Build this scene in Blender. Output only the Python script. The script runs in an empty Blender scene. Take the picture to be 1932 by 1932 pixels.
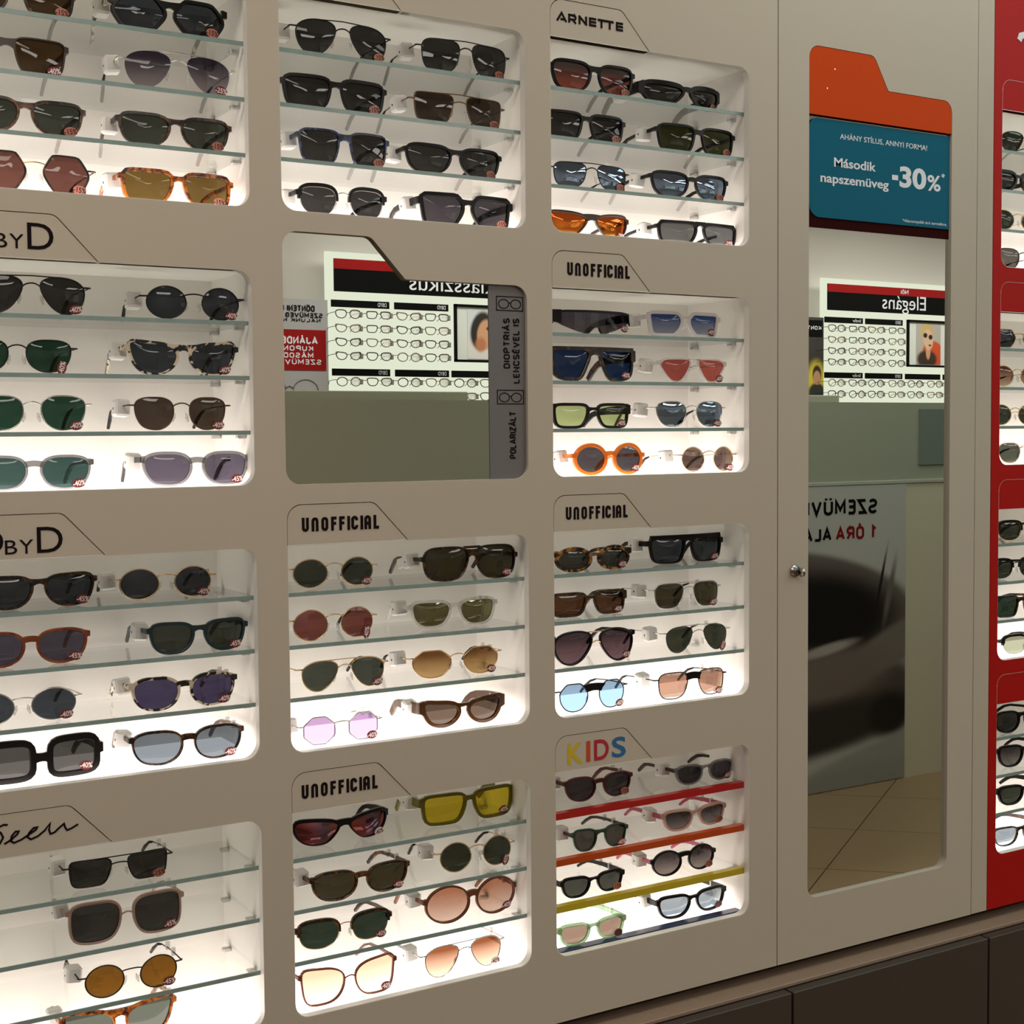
import bpy, math, random
from mathutils import Vector, Matrix

sc = bpy.context.scene
col = sc.collection
EYE = 1.55                      # camera height above the floor; wall data below are relative to it

# ------------------------------------------------------------------ camera, world, exposure
cam_d = bpy.data.cameras.new('camera')
cam_d.sensor_width = 36.0
cam_d.lens = 2683.02 / 1932.0 * 36.0
cam_d.clip_start = 0.02
cam = bpy.data.objects.new('camera', cam_d)
col.objects.link(cam)
_r = Vector((0.85576989, -0.51728053, -0.00887377))
_u = Vector((0.03551989, 0.04163386, 0.99850136))
_f = Vector((0.51613586, 0.85480259, -0.05400275))
_m = Matrix((_r, _u, -_f)).transposed().to_4x4()
_m.translation = Vector((0, -1.7, EYE))
cam.matrix_world = _m
sc.camera = cam

world = bpy.data.worlds.new('shop_ambient')
world.use_nodes = True
world.node_tree.nodes['Background'].inputs[0].default_value = (1.0, 0.93, 0.84, 1)
world.node_tree.nodes['Background'].inputs[1].default_value = 0.0
sc.world = world
vs = sc.view_settings
vs.view_transform = 'Standard'
vs.look = 'None'
vs.exposure = 0.0
vs.gamma = 1.0
vs.use_curve_mapping = False
sc.cycles.transparent_max_bounces = 32
sc.cycles.max_bounces = 10
sc.cycles.caustics_reflective = False
sc.cycles.caustics_refractive = False

NICHE_GLOW = 3.7
LAMP_GLOW = 5.6

# ------------------------------------------------------------------ materials
MATS = {}


def nt_new(name):
    m = bpy.data.materials.new(name)
    m.use_nodes = True
    nt = m.node_tree
    for n in list(nt.nodes):
        nt.nodes.remove(n)
    out = nt.nodes.new('ShaderNodeOutputMaterial')
    return m, nt, out


def lk(nt, a, b):
    nt.links.new(a, b)


def c4(c):
    return (c[0], c[1], c[2], 1.0)


def s2l(*rgb):
    r = []
    for v in rgb:
        v /= 255.0
        r.append(v / 12.92 if v <= 0.04045 else ((v + 0.055) / 1.055) ** 2.4)
    return tuple(r)


def plain(name, colr, rough=0.5, metal=0.0, spec=0.5, grain=0.04, scale=220.0, bump=0.0):
    """Principled with a little procedural variation of tone."""
    if name in MATS:
        return MATS[name]
    m, nt, out = nt_new(name)
    p = nt.nodes.new('ShaderNodeBsdfPrincipled')
    p.inputs['Roughness'].default_value = rough
    p.inputs['Metallic'].default_value = metal
    p.inputs['Specular IOR Level'].default_value = spec
    tc = nt.nodes.new('ShaderNodeTexCoord')
    nz = nt.nodes.new('ShaderNodeTexNoise')
    nz.inputs['Scale'].default_value = scale
    nz.inputs['Detail'].default_value = 2.0
    rp = nt.nodes.new('ShaderNodeValToRGB')
    lo = [max(0.0, v * (1 - grain)) for v in colr]
    hi = [min(1.0, v * (1 + grain)) for v in colr]
    rp.color_ramp.elements[0].color = c4(lo)
    rp.color_ramp.elements[1].color = c4(hi)
    lk(nt, tc.outputs['Object'], nz.inputs['Vector'])
    lk(nt, nz.outputs['Fac'], rp.inputs['Fac'])
    lk(nt, rp.outputs['Color'], p.inputs['Base Color'])
    if bump > 0:
        b = nt.nodes.new('ShaderNodeBump')
        b.inputs['Strength'].default_value = bump
        b.inputs['Distance'].default_value = 0.001
        lk(nt, nz.outputs['Fac'], b.inputs['Height'])
        lk(nt, b.outputs['Normal'], p.inputs['Normal'])
    lk(nt, p.outputs[0], out.inputs[0])
    MATS[name] = m
    return m


def emit(name, colr, strength):
    if name in MATS:
        return MATS[name]
    m, nt, out = nt_new(name)
    e = nt.nodes.new('ShaderNodeEmission')
    e.inputs[0].default_value = c4(colr)
    e.inputs[1].default_value = strength
    lk(nt, e.outputs[0], out.inputs[0])
    MATS[name] = m
    return m


def mottled(name, dark, light, scale, p0, p1, rough=0.25, mid=None):
    if name in MATS:
        return MATS[name]
    m, nt, out = nt_new(name)
    p = nt.nodes.new('ShaderNodeBsdfPrincipled')
    p.inputs['Roughness'].default_value = rough
    tc = nt.nodes.new('ShaderNodeTexCoord')
    nz = nt.nodes.new('ShaderNodeTexNoise')
    nz.inputs['Scale'].default_value = scale
    nz.inputs['Detail'].default_value = 1.5
    nz.inputs['Distortion'].default_value = 0.6
    rp = nt.nodes.new('ShaderNodeValToRGB')
    rp.color_ramp.elements[0].position = p0
    rp.color_ramp.elements[0].color = c4(dark)
    rp.color_ramp.elements[1].position = p1
    rp.color_ramp.elements[1].color = c4(light)
    if mid:
        e = rp.color_ramp.elements.new((p0 + p1) / 2)
        e.color = c4(mid)
    lk(nt, tc.outputs['Object'], nz.inputs['Vector'])
    lk(nt, nz.outputs['Fac'], rp.inputs['Fac'])
    lk(nt, rp.outputs['Color'], p.inputs['Base Color'])
    lk(nt, p.outputs[0], out.inputs[0])
    MATS[name] = m
    return m


def crystal(name, tint, body, fac, rough=0.1):
    """Translucent plastic: part clear, part solid."""
    if name in MATS:
        return MATS[name]
    m, nt, out = nt_new(name)
    p = nt.nodes.new('ShaderNodeBsdfPrincipled')
    p.inputs['Base Color'].default_value = c4(body)
    p.inputs['Roughness'].default_value = rough
    t = nt.nodes.new('ShaderNodeBsdfTransparent')
    t.inputs[0].default_value = c4(tint)
    lw = nt.nodes.new('ShaderNodeLayerWeight')
    lw.inputs[0].default_value = 0.35
    ma = nt.nodes.new('ShaderNodeMath')
    ma.operation = 'MULTIPLY_ADD'
    ma.inputs[1].default_value = 0.45
    ma.inputs[2].default_value = fac
    ma.use_clamp = True
    lk(nt, lw.outputs['Facing'], ma.inputs[0])
    mx = nt.nodes.new('ShaderNodeMixShader')
    lk(nt, ma.outputs[0], mx.inputs[0])
    lk(nt, t.outputs[0], mx.inputs[1])
    lk(nt, p.outputs[0], mx.inputs[2])
    lk(nt, mx.outputs[0], out.inputs[0])
    MATS[name] = m
    return m


def schlick(nt, f0, gain=1.0):
    lw = nt.nodes.new('ShaderNodeLayerWeight')
    lw.inputs[0].default_value = 0.5
    pw = nt.nodes.new('ShaderNodeMath')
    pw.operation = 'POWER'
    pw.inputs[1].default_value = 5.0
    lk(nt, lw.outputs['Facing'], pw.inputs[0])
    ma = nt.nodes.new('ShaderNodeMath')
    ma.operation = 'MULTIPLY_ADD'
    ma.inputs[1].default_value = (1.0 - f0) * gain
    ma.inputs[2].default_value = f0
    ma.use_clamp = True
    lk(nt, pw.outputs[0], ma.inputs[0])
    return ma.outputs[0]


def lens_mat(name, top, bot, refl=0.045, gloss=(1, 1, 1), gloss2=None, axis='Z'):
    """Tinted lens: transparent filter (optionally graded) under a mirror-smooth surface."""
    if name in MATS:
        return MATS[name]
    m, nt, out = nt_new(name)
    t = nt.nodes.new('ShaderNodeBsdfTransparent')
    g = nt.nodes.new('ShaderNodeBsdfGlossy')
    g.inputs['Roughness'].default_value = 0.015
    g.inputs['Color'].default_value = c4(gloss)
    tc = nt.nodes.new('ShaderNodeTexCoord')
    sx = nt.nodes.new('ShaderNodeSeparateXYZ')
    lk(nt, tc.outputs['Generated'], sx.inputs[0])
    if bot is None:
        t.inputs[0].default_value = c4(top)
    else:
        rp = nt.nodes.new('ShaderNodeValToRGB')
        rp.color_ramp.elements[0].position = 0.08
        rp.color_ramp.elements[0].color = c4(bot)
        rp.color_ramp.elements[1].position = 0.85
        rp.color_ramp.elements[1].color = c4(top)
        lk(nt, sx.outputs['Z'], rp.inputs['Fac'])
        lk(nt, rp.outputs['Color'], t.inputs[0])
    if gloss2 is not None:
        rp = nt.nodes.new('ShaderNodeValToRGB')
        n = len(gloss2)
        els = rp.color_ramp.elements
        els[0].position = 0.0
        els[0].color = c4(gloss2[0])
        els[1].position = 1.0
        els[1].color = c4(gloss2[-1])
        for i in range(1, n - 1):
            e = els.new(i / (n - 1.0))
            e.color = c4(gloss2[i])
        lk(nt, sx.outputs[axis], rp.inputs['Fac'])
        lk(nt, rp.outputs['Color'], g.inputs['Color'])
    mx = nt.nodes.new('ShaderNodeMixShader')
    lk(nt, schlick(nt, refl), mx.inputs[0])
    lk(nt, t.outputs[0], mx.inputs[1])
    lk(nt, g.outputs[0], mx.inputs[2])
    lk(nt, mx.outputs[0], out.inputs[0])
    MATS[name] = m
    return m


def mirror_mat():
    if 'mirror_silver' in MATS:
        return MATS['mirror_silver']
    m, nt, out = nt_new('mirror_silver')
    g = nt.nodes.new('ShaderNodeBsdfGlossy')
    g.inputs['Roughness'].default_value = 0.0
    g.inputs['Color'].default_value = (0.83, 0.87, 0.82, 1)
    lk(nt, g.outputs[0], out.inputs[0])
    MATS['mirror_silver'] = m
    return m


def shelf_glass():
    if 'shelf_glass' in MATS:
        return MATS['shelf_glass']
    m, nt, out = nt_new('shelf_glass')
    t = nt.nodes.new('ShaderNodeBsdfTransparent')
    t.inputs[0].default_value = (0.965, 0.98, 0.975, 1)
    g = nt.nodes.new('ShaderNodeBsdfGlossy')
    g.inputs['Roughness'].default_value = 0.01
    mx = nt.nodes.new('ShaderNodeMixShader')
    lk(nt, schlick(nt, 0.035, 0.8), mx.inputs[0])
    lk(nt, t.outputs[0], mx.inputs[1])
    lk(nt, g.outputs[0], mx.inputs[2])
    lk(nt, mx.outputs[0], out.inputs[0])
    MATS['shelf_glass'] = m
    return m


LAM = s2l(192, 183, 168)
M_LAM = plain('beige_laminate', LAM, 0.5, spec=0.2, grain=0.05, scale=900, bump=0.03)
M_TAB = plain('tab_laminate', tuple(v * 1.02 for v in LAM), 0.5, spec=0.2, grain=0.04, scale=900)
M_RED = plain('red_lacquer', s2l(176, 24, 20), 0.5, spec=0.12, grain=0.04, scale=700)
M_WHITE = plain('niche_white', (0.93, 0.90, 0.86), 0.55, spec=0.2, grain=0.015)
M_LINER = crystal('frosted_liner', (0.9, 0.88, 0.85), (0.82, 0.80, 0.76), 0.75, 0.4)
M_GLOW = emit('niche_light_panel', (1.0, 0.885, 0.80), NICHE_GLOW)
M_EDGE = plain('glass_edge_green', (0.24, 0.335, 0.32), 0.2, grain=0.15, scale=60)
M_CLIP = plain('shelf_clip_metal', (0.55, 0.55, 0.54), 0.3, 0.9)
M_BLACKTXT = plain('sign_black', (0.010, 0.005, 0.007), 0.8, spec=0.1)
M_ORANGE = plain('orange_board', s2l(205, 70, 12), 0.6, spec=0.1, grain=0.03)
M_BLUE = plain('teal_card', s2l(18, 98, 124), 0.6, spec=0.1, grain=0.03)
M_MAROON = plain('maroon_board', s2l(48, 12, 10), 0.8, spec=0.05)
M_PRINTW = plain('print_white', (0.80, 0.83, 0.90), 0.5)
M_GREYSTRIP = plain('grey_strip', s2l(112, 110, 112), 0.4)
M_CAB = plain('dark_brown_front', s2l(62, 54, 48), 0.4, grain=0.06, scale=300)
M_LEDGE = plain('brown_worktop', s2l(150, 128, 110), 0.4, grain=0.08, scale=120)
M_STEEL = plain('steel', (0.62, 0.6, 0.55), 0.25, 1.0)
M_TAG = plain('tag_plastic', (0.80, 0.78, 0.76), 0.4, grain=0.01)
M_TAGPIN = plain('tag_pin_dark', (0.03, 0.03, 0.03), 0.4)
M_STK_RED = plain('sticker_red', (0.17, 0.008, 0.010), 0.5)
M_STK_SAL = plain('sticker_salmon', (0.50, 0.17, 0.12), 0.5)
M_STK_BRN = plain('sticker_brown', (0.16, 0.035, 0.03), 0.5)
M_STK_W = plain('sticker_white', (0.82, 0.74, 0.72), 0.5)
M_STK_K = plain('sticker_black', (0.02, 0.012, 0.012), 0.5)
M_PRICE = crystal('price_film', (0.92, 0.92, 0.92), (0.85, 0.84, 0.82), 0.35, 0.3)

FRAME = {
    'black': plain('acetate_black', (0.006, 0.005, 0.005), 0.3, spec=0.25, grain=0.1),
    'dtort': mottled('acetate_dark_tortoise', (0.010, 0.006, 0.005), (0.16, 0.055, 0.012), 95, 0.50, 0.74),
    'tort': mottled('acetate_tortoise', (0.014, 0.007, 0.005), (0.22, 0.075, 0.014), 110, 0.45, 0.70),
    'tort2': mottled('acetate_tortoise_yellow', (0.014, 0.007, 0.005), (0.50, 0.24, 0.05), 90, 0.50, 0.66),
    'otort': mottled('acetate_orange_tortoise', (0.03, 0.008, 0.004), (0.62, 0.19, 0.02), 120, 0.36, 0.62, mid=(0.30, 0.07, 0.01)),
    'spot': mottled('acetate_cream_black', (0.010, 0.008, 0.008), (0.66, 0.56, 0.42), 85, 0.52, 0.56),
    'btort': mottled('acetate_blue_tortoise', (0.006, 0.007, 0.012), (0.035, 0.07, 0.22), 110, 0.45, 0.68),
    'dbrown': plain('acetate_dark_brown', (0.028, 0.014, 0.010), 0.3, grain=0.15),
    'dbrown2': mottled('acetate_walnut', (0.020, 0.010, 0.006), (0.085, 0.045, 0.02), 80, 0.4, 0.7),
    'gcry': crystal('crystal_grey', (0.72, 0.72, 0.73), (0.24, 0.24, 0.25), 0.42),
    'clear': crystal('crystal_clear', (0.95, 0.95, 0.94), (0.75, 0.73, 0.71), 0.22),
    'pcry': crystal('crystal_pink', (0.93, 0.78, 0.74), (0.68, 0.48, 0.43), 0.45),
    'mint': crystal('crystal_mint', (0.70, 0.86, 0.68), (0.40, 0.60, 0.38), 0.55),
    'orange': crystal('crystal_orange', (1.0, 0.50, 0.14), (0.80, 0.26, 0.04), 0.55),
    'tbrown': crystal('crystal_brown', (0.30, 0.16, 0.07), (0.075, 0.032, 0.012), 0.62),
    'tbrown2': crystal('crystal_cognac', (0.42, 0.20, 0.12), (0.20, 0.07, 0.035), 0.65),
    'rust': mottled('acetate_rust', (0.16, 0.028, 0.010), (0.32, 0.07, 0.02), 60, 0.35, 0.7),
    'teal': plain('acetate_teal', (0.008, 0.028, 0.038), 0.3),
    'dred': plain('acetate_dark_red', (0.085, 0.010, 0.013), 0.3),
    'dgreen': plain('acetate_green', (0.018, 0.055, 0.035), 0.35),
    'olive': crystal('acetate_olive', (0.50, 0.45, 0.08), (0.16, 0.135, 0.012), 0.78),
    'white': plain('acetate_white', (0.78, 0.75, 0.76), 0.3, grain=0.01),
    'mauve': plain('acetate_mauve', (0.38, 0.25, 0.20), 0.4),
    'pink': plain('acetate_pink', (0.50, 0.11, 0.20), 0.4),
    'raspb': plain('acetate_raspberry', (0.36, 0.05, 0.085), 0.4),
    'gold': plain('metal_gold', (0.62, 0.44, 0.26), 0.25, 1.0),
    'silver': plain('metal_silver', (0.58, 0.56, 0.53), 0.22, 1.0),
    'gun': plain('metal_black', (0.015, 0.013, 0.013), 0.3, 0.3),
    'brownm': plain('metal_brown', (0.10, 0.06, 0.045), 0.3, 0.6),
    'bronze': plain('metal_bronze', (0.16, 0.09, 0.04), 0.28, 0.8),
}
_D = 0.055
LENS = {
    'dk': ((0.040, 0.040, 0.040), None), 'dk2': ((0.055, 0.052, 0.062), None),
    'nv': ((0.045, 0.055, 0.070), None), 'bg': ((0.085, 0.105, 0.125), None),
    'gg': ((0.055, 0.064, 0.052), None), 'gg2': ((0.060, 0.064, 0.058), None), 'gg3': ((0.17, 0.19, 0.14), None),
    'dgg': ((0.036, 0.042, 0.030), None), 'gr': ((0.018, 0.060, 0.040), None), 'gr2': ((0.020, 0.034, 0.024), None),
    'te': ((0.035, 0.075, 0.072), None), 'br': ((0.095, 0.055, 0.026), None), 'dbr': ((0.062, 0.045, 0.034), None),
    'rb': ((0.14, 0.06, 0.05), None), 'rbr': ((0.105, 0.045, 0.022), None), 'ol': ((0.15, 0.10, 0.030), None),
    'dol': ((0.060, 0.052, 0.030), None), 'dol2': ((0.048, 0.056, 0.018), None),
    'vi': ((0.095, 0.085, 0.125), None), 'vi2': ((0.060, 0.050, 0.115), None),
    'sg': ((0.11, 0.115, 0.12), None), 'sg2': ((0.085, 0.08, 0.072), None),
    'gvi': ((0.060, 0.050, 0.085), (0.36, 0.32, 0.36)), 'gbr': ((0.12, 0.040, 0.015), (0.52, 0.36, 0.27)),
    'gyb': ((0.15, 0.065, 0.018), (0.60, 0.40, 0.18)), 'gpk': ((0.075, 0.060, 0.060), (0.38, 0.08, 0.055)),
    'gpe': ((0.42, 0.19, 0.12), (0.62, 0.47, 0.40)), 'pe': ((0.50, 0.26, 0.18), (0.66, 0.48, 0.41)),
    'ye': ((0.72, 0.56, 0.035), None), 'li': ((0.38, 0.265, 0.50), None), 'bl': ((0.012, 0.036, 0.110), None),
    'lb': ((0.18, 0.30, 0.46), None), 'pg': ((0.50, 0.62, 0.30), None), 'rd': ((0.52, 0.12, 0.10), None),
    'gvp': ((0.045, 0.026, 0.034), (0.17, 0.10, 0.125)), 'gsv': ((0.085, 0.070, 0.115), (0.10, 0.085, 0.085)),
    'gbl': ((0.035, 0.075, 0.26), (0.32, 0.36, 0.48)), 'gk': ((0.045, 0.038, 0.040), (0.24, 0.21, 0.215)),
}
LMATS = {}
for _k, (_a, _b) in LENS.items():
    LMATS[_k] = lens_mat('lens_' + _k, _a, _b, refl=0.028)
LMATS['mbl'] = lens_mat('lens_mirror_blue', (0.05, 0.06, 0.08), None, 0.34, (0.55, 0.72, 1.0))
LMATS['mbl2'] = lens_mat('lens_mirror_steel', (0.05, 0.06, 0.075), None, 0.26, (0.55, 0.75, 1.0))
LMATS['mor'] = lens_mat('lens_mirror_orange', (0.30, 0.06, 0.01), None, 0.5, gloss2=[(1.0, 0.65, 0.12), (1.0, 0.30, 0.05), (0.9, 0.12, 0.05)])
LMATS['mrd'] = lens_mat('lens_mirror_red', (0.07, 0.02, 0.03), None, 0.34, gloss2=[(1.0, 0.22, 0.10), (0.8, 0.25, 0.30), (0.40, 0.35, 0.55), (0.9, 0.3, 0.15)], axis='X')
LMATS['mgb'] = lens_mat('lens_mirror_olive', (0.10, 0.085, 0.045), None, 0.18, (0.75, 0.75, 0.45))
LMATS['mog'] = lens_mat('lens_mirror_sunset', (0.30, 0.18, 0.14), None, 0.35, gloss2=[(0.4, 0.9, 1.0), (0.75, 0.9, 0.55), (1.0, 0.55, 0.42), (0.8, 0.7, 0.6)])
LMATS['mice'] = lens_mat('lens_mirror_ice', (0.16, 0.20, 0.24), None, 0.42, (0.85, 0.95, 1.0))
LMATS['mpk'] = lens_mat('lens_mirror_rose', (0.13, 0.095, 0.075), None, 0.2, (1.0, 0.82, 0.72))
LMATS['mrb'] = lens_mat('lens_mirror_plum', (0.19, 0.055, 0.045), None, 0.14, (1.0, 0.62, 0.72))
LMATS['mbr'] = lens_mat('lens_mirror_brown', (0.085, 0.06, 0.06), None, 0.18, (1.0, 0.78, 0.62))
LMATS['bm'] = lens_mat('lens_copper', (0.19, 0.085, 0.014), None, 0.10, (1.0, 0.62, 0.22))

# ------------------------------------------------------------------ mesh helpers


class MB:
    """Collects shapes, then links them as ONE mesh object."""

    def __init__(self):
        self.v, self.f, self.s = [], [], []

    def add(self, verts, faces, smooth=False):
        o = len(self.v)
        self.v += [tuple(p) for p in verts]
        self.f += [tuple(i + o for i in f) for f in faces]
        self.s += [smooth] * len(faces)
        return self

    def box(self, x0, x1, y0, y1, z0, z1):
        v = [(x, y, z) for x in (x0, x1) for y in (y0, y1) for z in (z0, z1)]
        f = [(0, 1, 3, 2), (4, 6, 7, 5), (0, 4, 5, 1), (2, 3, 7, 6), (0, 2, 6, 4), (1, 5, 7, 3)]
        return self.add(v, f)

    def rbox(self, x0, x1, y0, y1, z0, z1, c):
        """box with all edges chamfered by c"""
        v, idx = [], {}
        lo, hi = (x0, y0, z0), (x1, y1, z1)
        for sx in (0, 1):
            for sy in (0, 1):
                for sz in (0, 1):
                    s = (sx, sy, sz)
                    for a in range(3):
                        p = []
                        for k in range(3):
                            base = hi[k] if s[k] else lo[k]
                            p.append(base if k == a else base + (-c if s[k] else c))
                        idx[(s, a)] = len(v)
                        v.append(tuple(p))
        f = []
        for a in range(3):
            b, d = (a + 1) % 3, (a + 2) % 3
            for s in (0, 1):
                q = []
                for (u, w) in ((0, 0), (1, 0), (1, 1), (0, 1)):
                    k = [0, 0, 0]
                    k[a], k[b], k[d] = s, u, w
                    q.append(idx[(tuple(k), a)])
                f.append(tuple(q if s else q[::-1]))
            for u in (0, 1):
                for w in (0, 1):
                    k0, k1 = [0, 0, 0], [0, 0, 0]
                    k0[b] = k1[b] = u
                    k0[d] = k1[d] = w
                    k1[a] = 1
                    q = [idx[(tuple(k0), b)], idx[(tuple(k1), b)], idx[(tuple(k1), d)], idx[(tuple(k0), d)]]
                    f.append(tuple(q))
        for sx in (0, 1):
            for sy in (0, 1):
                for sz in (0, 1):
                    f.append(tuple(idx[((sx, sy, sz), a)] for a in range(3)))
        return self.add(v, f)

    def ring(self, inner, outer, y0, y1, ch=0.0006):
        """solid ring between two outlines of (x, z) points, front at y0, back at y1, front edges eased"""
        n = len(inner)
        rows = []
        for (i, o) in zip(inner, outer):
            dx, dz = o[0] - i[0], o[1] - i[1]
            L = math.hypot(dx, dz) or 1e-9
            c = min(ch, L * 0.3)
            ux, uz = dx / L * c, dz / L * c
            rows.append([(i[0], y0 + c, i[1]), (i[0] + ux, y0, i[1] + uz), (o[0] - ux, y0, o[1] - uz),
                         (o[0], y0 + c, o[1]), (o[0], y1, o[1]), (i[0], y1, i[1])])
        v = [p for r in rows for p in r]
        f = []
        for k in range(n):
            a, b = k * 6, ((k + 1) % n) * 6
            for j in range(6):
                f.append((a + j, a + (j + 1) % 6, b + (j + 1) % 6, b + j))
        return self.add(v, f, False)

    def tube(self, path, r, n=6, closed=False, flat=None):
        P = [Vector(p) for p in path]
        m = len(P)
        v = []
        prev = None
        for i in range(m):
            if closed:
                t = P[(i + 1) % m] - P[i - 1]
            else:
                t = P[min(i + 1, m - 1)] - P[max(i - 1, 0)]
            t.normalize()
            a = Vector((0, 1, 0)) if abs(t.y) < 0.9 else Vector((1, 0, 0))
            if not closed and prev is not None:
                a = prev
            b1 = t.cross(a)
            b1.normalize()
            b2 = b1.cross(t)
            b2.normalize()
            prev = b2
            rr = r[i] if isinstance(r, (list, tuple)) else r
            for k in range(n):
                th = 2 * math.pi * k / n
                v.append(P[i] + b1 * (math.cos(th) * rr) + b2 * (math.sin(th) * rr * (flat or 1.0)))
        f = []
        for i in range(m if closed else m - 1):
            a, b = i * n, ((i + 1) % m) * n
            for k in range(n):
                f.append((a + k, a + (k + 1) % n, b + (k + 1) % n, b + k))
        if not closed:
            f.append(tuple(range(n))[::-1])
            f.append(tuple((m - 1) * n + k for k in range(n)))
        return self.add(v, f, True)

    def strap(self, path, hx, hz):
        """temple-like bar: rectangular section, half thickness hx along x, half height hz across the path"""
        P = [Vector(p) for p in path]
        m = len(P)
        v = []
        for i in range(m):
            t = P[min(i + 1, m - 1)] - P[max(i - 1, 0)]
            t.x = 0
            t.normalize()
            nrm = Vector((0, -t.z, t.y))
            for (sx, sz) in ((-1, -1), (1, -1), (1, 1), (-1, 1)):
                v.append(P[i] + Vector((sx * hx[i], 0, 0)) + nrm * (sz * hz[i]))
        f = []
        for i in range(m - 1):
            a, b = i * 4, (i + 1) * 4
            for k in range(4):
                f.append((a + k, a + (k + 1) % 4, b + (k + 1) % 4, b + k))
        f.append((3, 2, 1, 0))
        f.append(tuple((m - 1) * 4 + k for k in range(4)))
        return self.add(v, f, False)

    def sheet(self, rows, y0, y1):
        """solid slab from a grid of (x, z) rows"""
        R, Cn = len(rows), len(rows[0])
        v = [(p[0], y0, p[1]) for r in rows for p in r] + [(p[0], y1, p[1]) for r in rows for p in r]
        o = R * Cn
        f = []
        for i in range(R - 1):
            for j in range(Cn - 1):
                a = i * Cn + j
                f.append((a, a + 1, a + Cn + 1, a + Cn))
                f.append((o + a, o + a + Cn, o + a + Cn + 1, o + a + 1))
        for j in range(Cn - 1):
            a, b = j, (R - 1) * Cn + j
            f.append((a, o + a, o + a + 1, a + 1))
            f.append((b, b + 1, o + b + 1, o + b))
        for i in range(R - 1):
            a, b = i * Cn, i * Cn + Cn - 1
            f.append((a, a + Cn, o + a + Cn, o + a))
            f.append((b, o + b, o + b + Cn, b + Cn))
        return self.add(v, f)

    def disc(self, cx, cy, cz, rx, rz, n=20, th=0.0004, rot=0.0):
        """thin oval plate facing -y"""
        ca, sa = math.cos(rot), math.sin(rot)
        v = []
        for y in (cy - th, cy):
            for k in range(n):
                a = 2 * math.pi * k / n
                x, z = rx * math.cos(a), rz * math.sin(a)
                v.append((cx + x * ca - z * sa, y, cz + x * sa + z * ca))
        f = [tuple(range(n)), tuple(range(n, 2 * n))[::-1]]
        for k in range(n):
            f.append((k, n + k, n + (k + 1) % n, (k + 1) % n))
        return self.add(v, f)

    def mesh(self, name, wrap=0.0):
        me = bpy.data.meshes.new(name)
        v = self.v
        if wrap:
            v = [(p[0], p[1] + wrap * p[0] * p[0], p[2]) for p in v]
        me.from_pydata(v, [], self.f)
        me.polygons.foreach_set('use_smooth', self.s)
        me.update()
        return me

    def build(self, name, mat, parent=None, wrap=0.0, loc=None):
        return link(name, self.mesh(name, wrap), mat, parent, loc)


def link(name, me, mat, parent=None, loc=None):
    if mat is not None:
        me.materials.clear()
        me.materials.append(mat)
    o = bpy.data.objects.new(name, me)
    col.objects.link(o)
    if parent is not None:
        o.parent = parent
    if loc is not None:
        o.location = loc
    return o


def tag(o, label=None, cat=None, group=None, kind=None):
    if label:
        o['label'] = label
    if cat:
        o['category'] = cat
    if group:
        o['group'] = group
    if kind:
        o['kind'] = kind
    return o


def empty(name, loc=(0, 0, 0)):
    o = bpy.data.objects.new(name, None)
    o.empty_display_size = 0.05
    col.objects.link(o)
    o.location = loc
    return o


def round_poly(pts, rad, seg=8):
    """pts: polygon corners; rad: radius per corner"""
    out = []
    n = len(pts)
    for i in range(n):
        p, a, b = Vector(pts[i]), Vector(pts[i - 1]), Vector(pts[(i + 1) % n])
        r = rad[i] if isinstance(rad, (list, tuple)) else rad
        if r <= 0:
            out.append(tuple(p))
            continue
        u, w = (a - p).normalized(), (b - p).normalized()
        ang = u.angle(w)
        d = min(r / math.tan(ang / 2), (a - p).length * 0.49, (b - p).length * 0.49)
        rr = d * math.tan(ang / 2)
        bis = (u + w).normalized()
        c = p + bis * (rr / math.sin(ang / 2))
        s, e = p + u * d - c, p + w * d - c
        a0 = math.atan2(s.y, s.x)
        da = math.atan2(e.y, e.x) - a0
        while da > math.pi:
            da -= 2 * math.pi
        while da < -math.pi:
            da += 2 * math.pi
        for k in range(seg + 1):
            th = a0 + da * k / seg
            out.append((c.x + rr * math.cos(th), c.y + rr * math.sin(th)))
    return out


def plate_mesh(name, loops, y0, y1):
    """flat plate in the xz plane from closed loops (holes allowed), between y0 (front) and y1"""
    cu = bpy.data.curves.new('tmp', 'CURVE')
    cu.dimensions = '2D'
    cu.fill_mode = 'BOTH'
    cu.extrude = abs(y1 - y0) / 2
    for lp in loops:
        sp = cu.splines.new('POLY')
        sp.points.add(len(lp) - 1)
        for i, p in enumerate(lp):
            sp.points[i].co = (p[0], p[1], 0, 1)
        sp.use_cyclic_u = True
    ob = bpy.data.objects.new('tmp', cu)
    col.objects.link(ob)
    dg = bpy.context.evaluated_depsgraph_get()
    me = bpy.data.meshes.new_from_object(ob.evaluated_get(dg))
    bpy.data.objects.remove(ob)
    bpy.data.curves.remove(cu)
    me.name = name
    ym = (y0 + y1) / 2
    for v in me.vertices:
        x, y, z = v.co
        v.co = (x, ym - z, y)
    me.polygons.foreach_set('use_smooth', [False] * len(me.polygons))
    me.update()
    return me


def plate(name, loops, y0, y1, mat, parent=None, loc=None):
    return link(name, plate_mesh(name, loops, y0, y1), mat, parent, loc)


_TXT = {}


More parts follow.
